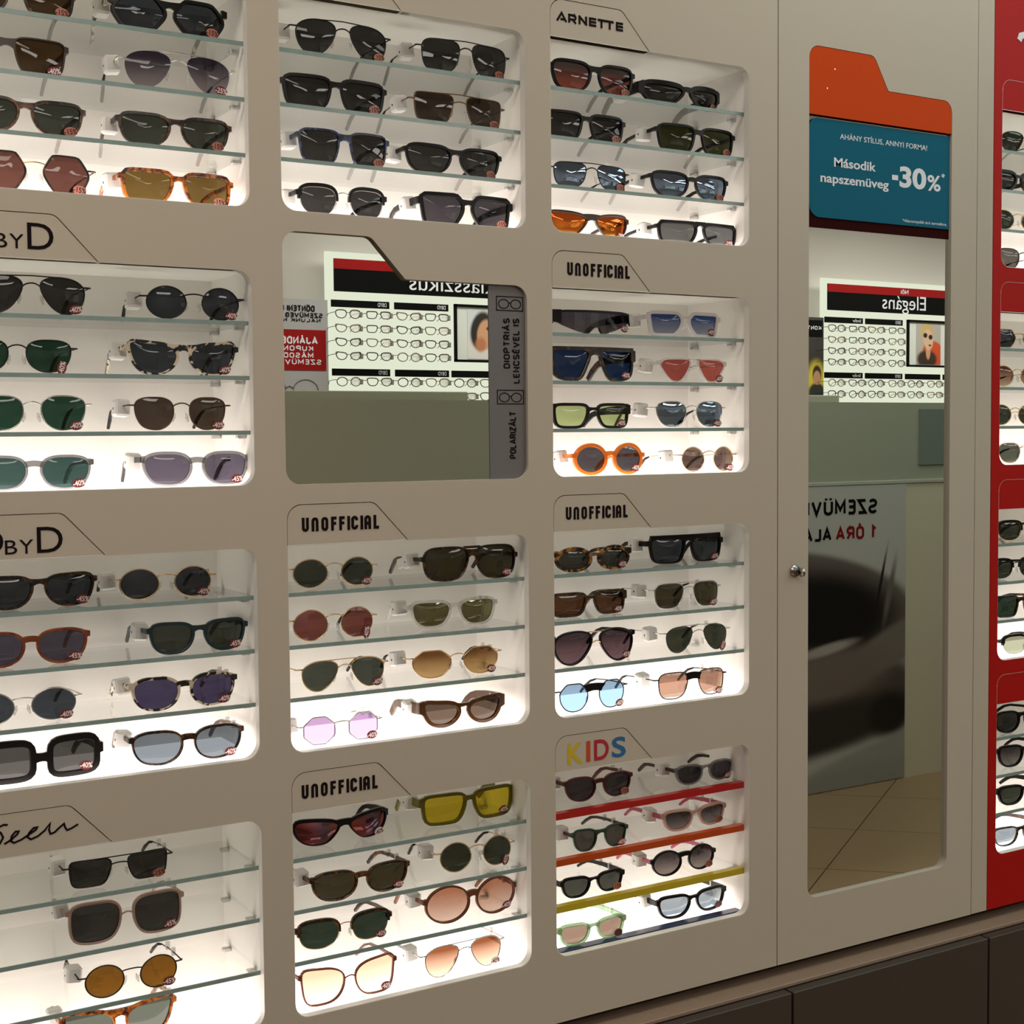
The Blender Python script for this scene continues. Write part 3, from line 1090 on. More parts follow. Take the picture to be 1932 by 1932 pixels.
kb.build('key', M_STEEL, lockr)
# promo card
pc = empty('promo_card', (0, 0, EYE))
tag(pc, 'teal discount card with white lettering in front of the door mirror', 'sign')
MB().box(ML + 0.004, MR - 0.001, MY - 0.0014, MY - 0.0006, 0.3262, 0.415).build('backing_strip', M_MAROON, pc)
bc = plate('card', [round_poly([(1.5835, 0.3425), (1.9012, 0.3425), (1.9012, 0.4985), (1.5835, 0.4985)], [0.022, 0.0, 0.0, 0.018])], MY - 0.0030, MY - 0.0016, M_BLUE, pc)
yb = MY - 0.0031
text('lettering', 'AHÁNY STÍLUS, ANNYI FORMA!', 1.6495, 1.8475, 0.4685, 0.4805, yb, M_PRINTW, bc, bold=0.003)
text('lettering', 'Második', 1.6368, 1.7293, 0.4247, 0.4395, yb, M_PRINTW, bc, bold=0.018)
text('lettering', 'napszemüveg', 1.6077, 1.7583, 0.3940, 0.4120, yb, M_PRINTW, bc, bold=0.018)
text('lettering', '-', 1.7663, 1.7800, 0.4150, 0.4232, yb, M_PRINTW, bc, bold=0.02)
text('lettering', '30', 1.7835, 1.8460, 0.4040, 0.4392, yb, M_PRINTW, bc, bold=0.035)
text('lettering', '%', 1.8490, 1.8804, 0.4040, 0.4305, yb, M_PRINTW, bc, bold=0.02)
text('lettering', '*', 1.8826, 1.8908, 0.4280, 0.4352, yb, M_PRINTW, bc, bold=0.02)
text('lettering', '*Alacsonyabb árú termékre.', 1.7912, 1.8963, 0.3465, 0.3530, yb, M_PRINTW, bc)

# ------------------------------------------------------------------ low cabinets under the wall
LED = -0.8725
tag(MB().rbox(-0.3, 2.75, -0.030, 0.18, LED - 0.006 + EYE, LED + EYE, 0.0008).build('worktop', M_LEDGE), 'narrow brown worktop strip along the foot of the display wall', 'worktop')
tag(MB().box(-0.3, 2.75, 0.160, 0.180, LED + EYE, BASE + EYE).build('baseboard_back', M_CAB), kind='structure')
PIT = 0.4515
for k in range(-4, 3):
    xa = 1.504 + PIT * k
    xb = xa + PIT
    r = empty('low_cabinet', (xa, 0, 0))
    near = {-4: 'dark brown low cabinet under the plain end of the beige wall', -3: 'dark brown low cabinet under the niche with the handwritten sign',
            -2: 'dark brown low cabinet under the niche with yellow-lensed sunglasses', -1: 'dark brown low cabinet under the KIDS niche', 0: 'dark brown low cabinet under the mirror door', 1: 'dark brown low cabinet under the red wall',
            2: 'dark brown low cabinet at the far end of the red wall'}[k]
    tag(r, near, 'cabinet', 'low cabinets under the display wall')
    MB().box(0.0005, PIT - 0.0005, -0.028, 0.18, 0.06, LED - 0.0065 + EYE).build('body', M_CAB, r)
    MB().rbox(0.0022, PIT - 0.0022, -0.050, -0.0315, 0.08, LED - 0.0065 + EYE, 0.0010).build('door_front', M_CAB, r)

GLASSES = [
    ('11', 3, 0.38, 0.142, 0.0412, 0.03, 'A', 'square', 'dtort', 'br', {'st': '15'}, 'dark tortoise square sunglasses with brown lenses beside the big black hexagonal pair'),
    ('11', 3, 0.5617, 0.149, 0.0457, 0.03, 'A', 'hex', 'black', 'nv', {'st': '15', 'tag': 1, 't': (0.0045, 0.004), 'b': 0.016, 'hT': 0.008, 'tc': 'spot'}, 'big black hexagonal sunglasses with smoke lenses and speckled temples'),
    ('11', 2, 0.3678, 0.142, 0.0431, 0.03, 'A', 'square', 'dbrown', 'br', {'st': '40', 't': (0.0022, 0.0015)}, 'thin dark brown square sunglasses with brown lenses and a -40% sticker'),
    ('11', 2, 0.5718, 0.1482, 0.0488, 0.03, 'R', 'aviator', 'silver', 'gvi', {'st': '25', 'tag': 1, 'double': 1}, 'rimless silver aviator sunglasses with violet gradient lenses and a -25% sticker'),
    ('11', 1, 0.3865, 0.142, 0.0422, 0.03, 'A', 'wayfarer', 'tort', 'gg', {'st': '15'}, 'tortoise sunglasses with green lenses beside a dark tortoise square pair'),
    ('11', 1, 0.5661, 0.1454, 0.0415, 0.03, 'A', 'wayfarer', 'dtort', 'gg', {'st': '15', 'tag': 1}, 'dark tortoise sunglasses with green lenses below the rimless violet aviators'),
    ('11', 0, 0.3955, 0.1461, 0.0502, 0.03, 'M', 'hex', 'dtort', 'rb', {'st': '15', 'rw': 0.0013, 'bm': 'gold'}, 'thin tortoise hexagonal sunglasses with red-brown lenses and gold bridge'),
    ('11', 0, 0.5677, 0.1465, 0.0424, 0.03, 'A', 'rect', 'otort', 'ol', {'st': '15', 'tag': 1, 't': (0.005, 0.003)}, 'bright orange tortoise rectangular sunglasses with olive brown lenses'),
    ('12', 3, 0.3882, 0.142, 0.0468, 0.03, 'M', 'aviator', 'gun', 'dk', {'st': '40', 'double': 1}, 'black wire aviator sunglasses with a -40% sticker on a grey lens'),
    ('12', 3, 0.5848, 0.1343, 0.043, 0.03, 'M', 'oval', 'gun', 'nv', {'st': '40', 'tag': 1}, 'dark wire oval sunglasses above the black and cream cat-eye pair'),
    ('12', 2, 0.37, 0.142, 0.0413, 0.03, 'M', 'panto', 'gun', 'gr', {'st': '40', 'tilt': 75}, 'wire sunglasses with dark green lenses and a sticker turned sideways, beside cat-eye pair'),
    ('12', 2, 0.57, 0.1456, 0.0442, 0.03, 'A', 'cateye', 'spot', 'nv', {'st': '40', 'tag': 1, 't': (0.004, 0.0025)}, 'cat-eye sunglasses in black and cream patches with smoke lenses'),
    ('12', 1, 0.3854, 0.142, 0.0447, 0.03, 'M', 'panto', 'silver', 'gr', {'st': '40'}, 'silver wire sunglasses with bottle green lenses above the grey crystal frames'),
    ('12', 1, 0.5658, 0.1327, 0.0436, 0.03, 'M', 'panto', 'brownm', 'dbr', {'st': '40', 'tag': 1}, 'brown wire sunglasses with dark brown lenses above grey crystal pair'),
    ('12', 0, 0.3855, 0.142, 0.0419, 0.03, 'A', 'panto', 'gcry', 'te', {'st': '40', 't': (0.003, 0.0025), 'key': 1}, 'grey crystal sunglasses with teal green lenses and a -40% sticker'),
    ('12', 0, 0.5843, 0.1427, 0.0439, 0.03, 'A', 'panto', 'gcry', 'vi', {'st': '45', 'tag': 1, 't': (0.0035, 0.003), 'key': 1, 'tc': 'gun', 'hT': 0.007}, 'grey crystal sunglasses with violet lenses, dark temples and a -45% sticker'),
    ('13', 3, 0.39, 0.142, 0.041, 0.041, 'A', 'wayfarer', 'dtort', 'nv', {'st': '45'}, 'black tortoise square sunglasses beside gold wire oval pair'),
    ('13', 3, 0.5458, 0.1326, 0.0415, 0.0415, 'M', 'oval', 'gold', 'nv', {'st': '40', 'tag': 1}, 'gold wire oval sunglasses with blue-grey lenses above the dark teal pair'),
    ('13', 2, 0.379, 0.142, 0.043, 0.042, 'A', 'panto', 'rust', 'vi', {'st': '45', 'key': 1, 't': (0.0035, 0.003)}, 'rust red keyhole sunglasses with violet-grey lenses'),
    ('13', 2, 0.5824, 0.1324, 0.0412, 0.0305, 'A', 'wayfarer', 'teal', 'gg', {'st': '45', 'tag': 1, 't': (0.0045, 0.003)}, 'dark teal sunglasses with a white security tag and -45% sticker'),
    ('13', 1, 0.3677, 0.142, 0.0423, 0.04, 'M', 'oval', 'silver', 'nv', {'st': '40'}, 'silver wire oval sunglasses with navy lenses beside the cream speckled pair'),
    ('13', 1, 0.5623, 0.14, 0.0431, 0.029, 'A', 'panto', 'spot', 'vi2', {'st': '40', 'tag': 1, 't': (0.004, 0.0025), 'key': 1}, 'round sunglasses in cream and black patches with deep violet lenses'),
    ('13', 0, 0.3865, 0.1501, 0.0517, 0.035, 'A', 'chunk', 'black', 'dk', {'st': '40', 't': (0.0085, 0.0065), 'hT': 0.012, 'b': 0.027}, 'chunky black rounded rectangular sunglasses with very thick rims'),
    ('13', 0, 0.5658, 0.1481, 0.044, 0.03, 'A', 'panto', 'dtort', 'bg', {'st': '40', 'tag': 1, 't': (0.0035, 0.0022), 'key': 1}, 'dark tortoise keyhole sunglasses with blue-grey lenses beside the chunky black pair'),
    ('14', 3, 0.4778, 0.1373, 0.0368, 0.039, 'M', 'rect', 'gun', 'dk', {'st': '15', 'tag': 1, 'double': 1}, 'black wire rectangular double-bridge sunglasses alone on the top glass shelf'),
    ('14', 2, 0.4839, 0.1476, 0.0528, 0.0335, 'A', 'bigsq', 'mauve', 'dk', {'st': '45', 'tag': 1, 't': (0.0032, 0.0028), 'b': 0.019, 'wire': 'mauve', 'hT': 0.003}, 'mauve square sunglasses with rounded dark lenses and a thin wire bridge'),
    ('14', 1, 0.4873, 0.1301, 0.0436, 0.0285, 'M', 'oval', 'gun', 'bm', {'st': '45', 'tag': 1}, 'black wire oval sunglasses with copper brown mirrored lenses'),
    ('14', 0, 0.4783, 0.147, 0.0498, 0.055, 'A', 'cateye', 'otort', 'gg', {'t': (0.0045, 0.003), 'tag': 1}, 'orange tortoise cat-eye sunglasses under the copper mirrored oval pair'),
    ('21', 3, 0.7928, 0.1449, 0.0488, 0.03, 'M', 'aviator', 'gun', 'dk', {'st': '15', 'tag': 1, 'double': 1}, 'black wire teardrop aviator sunglasses with -15% sticker on the topmost shelf'),
    ('21', 3, 0.9773, 0.1499, 0.0477, 0.03, 'M', 'navi', 'gun', 'dk', {'st': '15', 'tag': 1, 'double': 1}, 'black wire square aviator sunglasses with slim double bridge and -15% sticker'),
    ('21', 2, 0.7815, 0.1511, 0.0443, 0.03, 'A', 'square', 'black', 'dk', {'st': '15', 't': (0.0045, 0.0025)}, 'matte black square sunglasses beside brown gold-bridged rectangular pair'),
    ('21', 2, 0.9669, 0.1536, 0.0433, 0.03, 'M', 'rect', 'bronze', 'dbr', {'st': '20', 'tag': 1, 'double': 1}, 'bronze wire rectangular sunglasses with dark brown lenses and double bridge'),
    ('21', 1, 0.7928, 0.1326, 0.0452, 0.03, 'A', 'square', 'btort', 'dk', {'st': '15', 'tag': 1, 't': (0.003, 0.002)}, 'blue tortoise square sunglasses with dark lenses'),
    ('21', 1, 0.959, 0.1557, 0.0417, 0.03, 'A', 'wayfarer', 'black', 'dk', {'st': '15', 'tag': 1, 't': (0.004, 0.002)}, 'black sunglasses with metal rivets beside the blue tortoise pair'),
    ('21', 0, 0.7894, 0.131, 0.0431, 0.03, 'B', 'brow', 'black', 'dk', {'tag': 1, 'bm': 'silver'}, 'black browline sunglasses with silver lower rims'),
    ('21', 0, 0.9773, 0.1508, 0.0461, 0.03, 'A', 'angular', 'black', 'dk2', {'st': '15', 'tag': 1, 't': (0.006, 0.003), 'hT': 0.01}, 'thick black angular square sunglasses beside black browline pair'),
    ('23', 3, 0.7736, 0.1307, 0.0415, 0.041, 'M', 'round', 'gold', 'gg', {'st': '40'}, 'gold wire round sunglasses with grey-green lenses above the red-brown round pair'),
    ('23', 3, 0.974, 0.1548, 0.0485, 0.022, 'A', 'navi', 'dtort', 'dol', {'st': '40', 'tag': 2, 't': (0.0028, 0.0024), 'b': 0.016, 'dbl': 1}, 'dark tortoise double-bridge sunglasses with olive lenses'),
    ('23', 2, 0.7674, 0.13, 0.0442, 0.0295, 'M', 'round', 'gold', 'mrb', {'st': '40', 'tilt': 80}, 'gold wire round sunglasses with red-brown mirrored lenses'),
    ('23', 2, 0.9639, 0.142, 0.0406, 0.055, 'A', 'wayfarer', 'clear', 'mgb', {'tag': 1, 't': (0.004, 0.0035)}, 'clear transparent sunglasses with olive mirrored lenses'),
    ('23', 1, 0.7831, 0.137, 0.0439, 0.0335, 'M', 'aviator', 'gold', 'gg', {'st': '40', 'double': 1}, 'gold wire aviator sunglasses with green lenses beside the amber gradient pair'),
    ('23', 1, 0.9594, 0.1525, 0.0416, 0.041, 'M', 'geo', 'gold', 'gyb', {'st': '40', 'tag': 1}, 'gold wire geometric sunglasses with amber gradient lenses'),
    ('23', 0, 0.7733, 0.1238, 0.0402, 0.0235, 'M', 'oct', 'silver', 'li', {'st': '40', 'tag': 1}, 'silver wire octagonal sunglasses with pale lilac lenses'),
    ('23', 0, 0.9664, 0.1369, 0.0403, 0.0365, 'A', 'cateye', 'tbrown', 'dbr', {'tag': 1, 't': (0.006, 0.005), 'hT': 0.016, 'b': 0.02}, 'thick translucent brown cat-eye sunglasses with broad temples'),
    ('24', 3, 0.789, 0.1479, 0.0374, 0.055, 'W', 'sport', 'black', 'mrd', {'st': 'w', 't': (0.005, 0.0004), 'hT': 0.009, 'k': 2.6}, 'black sports wrap sunglasses with red and purple mirrored lenses'),
    ('24', 3, 0.9825, 0.1556, 0.0455, 0.0515, 'A', 'rect', 'olive', 'ye', {'st': '40', 'tag': 2, 't': (0.005, 0.0045), 'hT': 0.012}, 'olive green rectangular sunglasses with clear yellow lenses'),
    ('24', 2, 0.7994, 0.1491, 0.0409, 0.0235, 'A', 'panto', 'tort', 'dol', {'st': '40', 'tag': 1, 'key': 1, 't': (0.0035, 0.0025)}, 'tortoise keyhole sunglasses with dark olive lenses above the tortoise browline pair'),
    ('24', 2, 0.9882, 0.1307, 0.0457, 0.0415, 'M', 'round', 'gold', 'dgg', {'st': '40', 'tag': 1, 'tilt': 70}, 'gold wire round sunglasses with dark green lenses below the yellow-lensed pair'),
    ('24', 1, 0.7814, 0.1425, 0.0426, 0.04, 'B', 'brow', 'dtort', 'gr2', {'st': '40', 'bm': 'gold'}, 'tortoise browline sunglasses with dark green lenses and metal bridge'),
    ('24', 1, 0.9799, 0.1555, 0.054, 0.0405, 'A', 'round', 'tbrown2', 'gpe', {'st': '40', 'tag': 1, 't': (0.003, 0.003), 'b': 0.016}, 'oversized round brown sunglasses with peach gradient lenses'),
    ('24', 0, 0.7789, 0.1449, 0.0518, 0.023, 'A', 'bfly', 'tbrown2', 'pe', {'st': '40', 't': (0.0024, 0.002), 'b': 0.018, 'wire': 'tbrown2', 'hT': 0.004}, 'brown butterfly sunglasses with clear peach lenses and a low bridge'),
    ('24', 0, 0.9561, 0.1403, 0.0474, 0.0225, 'M', 'aviator', 'silver', 'gbr', {'st': 'w', 'tag': 2, 'double': 1}, 'silver wire aviator sunglasses with brown gradient lenses'),
    ('31', 3, 1.1914, 0.1495, 0.0464, 0.03, 'A', 'wayfarer', 'black', 'gpk', {'st': '15', 't': (0.0045, 0.003)}, 'black sunglasses with grey to pink gradient lenses'),
    ('31', 3, 1.3606, 0.1582, 0.0371, 0.03, 'A', 'sport', 'black', 'dk', {'st': '15', 'tag': 3, 't': (0.007, 0.003), 'hT': 0.016, 'k': 3.0, 'b': 0.019}, 'black sports wrap sunglasses with broad solid temples'),
    ('31', 2, 1.1759, 0.1449, 0.0414, 0.03, 'A', 'square', 'black', 'dk', {'st': '15', 't': (0.004, 0.003)}, 'black square sunglasses with dark lenses below the grey to pink gradient pair'),
    ('31', 2, 1.3818, 0.1539, 0.043, 0.03, 'A', 'square', 'black', 'dol2', {'st': '15', 'tag': 1, 't': (0.004, 0.003)}, 'black square sunglasses with moss green lenses'),
    ('31', 1, 1.1856, 0.144, 0.039, 0.03, 'M', 'navi', 'gun', 'mbl', {'st': '15', 'double': 1}, 'black wire square aviator sunglasses with blue mirrored lenses'),
    ('31', 1, 1.3693, 0.1533, 0.0404, 0.03, 'A', 'wayfarer', 'black', 'mbl', {'st': '15', 'tag': 1, 'key': 1, 't': (0.0035, 0.003)}, 'black keyhole sunglasses with blue mirrored lenses'),
    ('31', 0, 1.1843, 0.1498, 0.0376, 0.03, 'A', 'sport', 'dbrown', 'mor', {'st': '25', 't': (0.0035, 0.0015), 'k': 2.4, 'b': 0.019}, 'dark brown wrap sunglasses with fiery orange mirrored lenses'),
    ('31', 0, 1.3851, 0.1578, 0.0362, 0.03, 'A', 'rect', 'black', 'sg', {'st': '25', 'tag': 1, 'flat': 1, 't': (0.005, 0.003)}, 'black flat-top sunglasses with silver grey lenses and -25% sticker'),
    ('32', 3, 1.1891, 0.1366, 0.036, 0.03, 'S', 'shield', 'black', 'gsv', {'st': '40', 'hT': 0.012}, 'single-lens shield sunglasses with smoky violet lens'),
    ('32', 3, 1.3563, 0.145, 0.0399, 0.03, 'A', 'angular', 'white', 'gbl', {'st': '40', 'tag': 1, 't': (0.0055, 0.0055), 'hT': 0.007}, 'thick white angular sunglasses with blue gradient lenses'),
    ('32', 2, 1.1889, 0.1537, 0.0506, 0.03, 'A', 'mask', 'dtort', 'bl', {'st': '40', 't': (0.0055, 0.004), 'flat': 1, 'b': 0.024, 'hT': 0.016}, 'oversized dark tortoise mask-like sunglasses with deep blue lenses'),
    ('32', 2, 1.3734, 0.134, 0.0378, 0.03, 'A', 'bottle', 'clear', 'rd', {'st': '40', 'tag': 1, 't': (0.0025, 0.0025), 'b': 0.018, 'wire': 'silver'}, 'clear rimmed sunglasses with flat-topped coral red lenses'),
    ('32', 1, 1.1849, 0.1415, 0.0376, 0.03, 'A', 'rect', 'black', 'pg', {'st': '40', 't': (0.0045, 0.004), 'hT': 0.013, 'b': 0.021}, 'black rectangular glasses with pale green clear lenses'),
    ('32', 1, 1.3676, 0.1411, 0.0424, 0.03, 'M', 'panto', 'silver', 'mbl2', {'st': '40', 'tag': 1}, 'silver wire sunglasses with steel blue mirrored lenses beside the green-lensed pair'),
    ('32', 0, 1.2152, 0.1333, 0.0475, 0.03, 'A', 'round', 'orange', 'dk2', {'st': '40', 'tag': 1, 't': (0.0055, 0.005), 'b': 0.021, 'hT': 0.006}, 'round orange translucent sunglasses with dark lenses'),
    ('32', 0, 1.4019, 0.1174, 0.0411, 0.03, 'M', 'round', 'gold', 'mbr', {'st': '45', 'tag': 1}, 'small gold wire round sunglasses with brown mirrored lenses beside the orange pair'),
    ('33', 3, 1.1853, 0.1413, 0.0373, 0.028, 'A', 'oval', 'tort2', 'gg2', {'st': '45', 't': (0.0055, 0.004), 'b': 0.02, 'hT': 0.008}, 'tortoise narrow oval sunglasses with thick rims'),
    ('33', 3, 1.3801, 0.1507, 0.0445, 0.055, 'A', 'square', 'black', 'nv', {'st': '40', 'tag': 1, 'flat': 1, 't': (0.006, 0.0025), 'hT': 0.008}, 'matte black flat-top square sunglasses with navy lenses and -40% sticker'),
    ('33', 2, 1.19, 0.1415, 0.037, 0.0475, 'A', 'rect', 'dbrown2', 'rbr', {'st': '40', 't': (0.0045, 0.003), 'b': 0.02, 'hT': 0.012}, 'brown narrow wrap sunglasses with reddish brown lenses'),
    ('33', 2, 1.3639, 0.1388, 0.0425, 0.0335, 'M', 'navi', 'silver', 'dol', {'st': '40', 'tag': 1, 'double': 1}, 'silver wire square aviator sunglasses with olive lenses'),
    ('33', 1, 1.1871, 0.1495, 0.0509, 0.029, 'A', 'aviator', 'black', 'gvp', {'st': '45', 't': (0.0025, 0.0028), 'wire': 'gold', 'dbw': 'gold', 'b': 0.018}, 'black rimmed aviator sunglasses with plum gradient lenses and gold bar'),
    ('33', 1, 1.3765, 0.1345, 0.0451, 0.0255, 'R', 'aviator', 'silver', 'dgg', {'st': '40', 'tag': 1, 'double': 1, 'tilt': 60}, 'rimless silver aviator sunglasses with dark green lenses'),
    ('33', 0, 1.1781, 0.1318, 0.0446, 0.0225, 'M', 'geo', 'gun', 'lb', {'st': '40', 'barb': 1}, 'black wire geometric sunglasses with light blue lenses and flat black bridge'),
    ('33', 0, 1.3638, 0.1431, 0.0442, 0.022, 'M', 'navi', 'gun', 'mog', {'st': '45', 'tag': 1, 'barb': 1}, 'black wire square sunglasses with orange and green mirrored lenses'),
    ('34', 3, 1.2068, 0.1244, 0.0378, 0.05, 'A', 'panto', 'dred', 'dk2', {'st': '15', 'tag': 1, 'key': 1, 't': (0.003, 0.0025), 'hT': 0.006}, "dark red keyhole children's sunglasses above the red shelf edge"),
    ('34', 3, 1.4055, 0.1215, 0.0328, 0.0435, 'A', 'panto', 'gcry', 'dk2', {'st': '40', 'tag': 1, 't': (0.003, 0.0025), 'tc': 'dbrown', 'hT': 0.006}, "grey crystal children's sunglasses with brown temples"),
    ('34', 2, 1.1929, 0.101, 0.0343, 0.0275, 'A', 'wayfarer', 'dgreen', 'sg2', {'st': '40', 'tag': 1, 't': (0.0028, 0.002), 'tc': 'dbrown', 'hT': 0.005}, "dark green children's sunglasses above the orange shelf edge"),
    ('34', 2, 1.3829, 0.1309, 0.0343, 0.0405, 'A', 'wayfarer', 'pcry', 'gk', {'st': '15', 'tag': 1, 't': (0.004, 0.0035), 'tc': 'raspb', 'hT': 0.007}, "pink crystal children's sunglasses with raspberry temples"),
    ('34', 1, 1.1834, 0.1172, 0.0321, 0.033, 'A', 'wayfarer', 'black', 'gg2', {'st': '15', 'tag': 1, 't': (0.004, 0.0025), 'hT': 0.007}, "black children's sunglasses with dark green lenses above the yellow shelf edge"),
    ('34', 1, 1.3636, 0.1279, 0.0402, 0.043, 'A', 'round', 'black', 'gk', {'st': '15', 'tag': 1, 'key': 1, 't': (0.0028, 0.0025), 'tc': 'pink', 'hT': 0.006}, "black round keyhole children's sunglasses with pink temples"),
    ('34', 0, 1.175, 0.1233, 0.0342, 0.022, 'A', 'wayfarer', 'mint', 'mpk', {'st': '15k', 'tag': 1, 't': (0.004, 0.0035), 'hT': 0.008}, "mint green translucent children's sunglasses with rosy brown lenses"),
    ('34', 0, 1.3764, 0.1404, 0.0378, 0.0385, 'A', 'wayfarer', 'black', 'mice', {'st': '15k', 'tag': 1, 't': (0.0045, 0.0035), 'hT': 0.008}, "black children's sunglasses with icy silver mirrored lenses"),
    ('41', 3, 2.1294, 0.142, 0.0404, 0.03, 'M', 'aviator', 'gun', 'dgg', {}, "wire aviator sunglasses with grey-green lenses on the red wall's uppermost shelf"),
    ('41', 2, 2.1093, 0.142, 0.0391, 0.03, 'A', 'wayfarer', 'black', 'dk', {'t': (0.006, 0.004), 'hT': 0.009}, 'thick black sunglasses in the topmost niche of the red wall'),
    ('41', 1, 2.1075, 0.142, 0.0383, 0.03, 'M', 'round', 'gold', 'dgg', {}, "gold wire round sunglasses in the red wall's topmost niche"),
    ('41', 0, 2.1228, 0.142, 0.0403, 0.03, 'M', 'panto', 'gun', 'sg2', {}, "dark wire sunglasses with grey lenses at the foot of the red wall's topmost niche"),
    ('42', 3, 2.1151, 0.142, 0.0368, 0.03, 'M', 'hex', 'gold', 'nv', {}, 'gold wire hexagonal sunglasses with navy lenses on the red wall'),
    ('42', 2, 2.1104, 0.142, 0.0407, 0.03, 'M', 'round', 'gold', 'gbr', {}, 'gold wire round sunglasses with brown gradient lenses on the red wall'),
    ('42', 1, 2.1051, 0.142, 0.0399, 0.03, 'M', 'round', 'gold', 'dgg', {}, 'gold wire round sunglasses with dark green lenses, below the brown gradient pair'),
    ('42', 0, 2.1297, 0.142, 0.0401, 0.03, 'M', 'panto', 'gold', 'gg', {}, "gold wire sunglasses with green lenses and black temple tips, red wall's second niche floor"),
    ('43', 3, 2.1466, 0.142, 0.0396, 0.0395, 'B', 'brow', 'black', 'gg', {'bm': 'gold'}, "black browline sunglasses on the top shelf of the red wall's third niche"),
    ('43', 2, 2.1318, 0.142, 0.0389, 0.0455, 'B', 'panto', 'black', 'dgg', {'bm': 'gun'}, 'black browline sunglasses with round lenses above the dark tortoise pair on red wall'),
    ('43', 1, 2.1318, 0.142, 0.0407, 0.034, 'A', 'square', 'dtort', 'gr2', {'t': (0.003, 0.002)}, 'dark tortoise square sunglasses on the red wall'),
    ('43', 0, 2.1496, 0.142, 0.0387, 0.0275, 'B', 'brow', 'black', 'gg3', {'bm': 'silver'}, 'black browline sunglasses with pale green-grey lenses on the niche floor, red wall'),
    ('44', 3, 2.135, 0.142, 0.0411, 0.0315, 'A', 'panto', 'black', 'dk', {'t': (0.0035, 0.003)}, "black rounded sunglasses on the top shelf of the red wall's lowest niche"),
    ('44', 2, 2.1621, 0.142, 0.0415, 0.0455, 'A', 'wayfarer', 'black', 'gk', {'t': (0.0045, 0.0035), 'hT': 0.008}, "black sunglasses with grey gradient lenses in the red wall's lowest niche"),
    ('44', 1, 2.1558, 0.142, 0.0376, 0.0395, 'A', 'wayfarer', 'black', 'dgg', {'t': (0.005, 0.0035), 'hT': 0.01}, "black sunglasses with dark green lenses in the red wall's lowest niche"),
    ('44', 0, 2.1272, 0.142, 0.0364, 0.026, 'A', 'wayfarer', 'dtort', 'mice', {'t': (0.003, 0.0022), 'hT': 0.008}, "tortoise sunglasses with silver mirrored lenses in the red wall's lowest niche"),
]

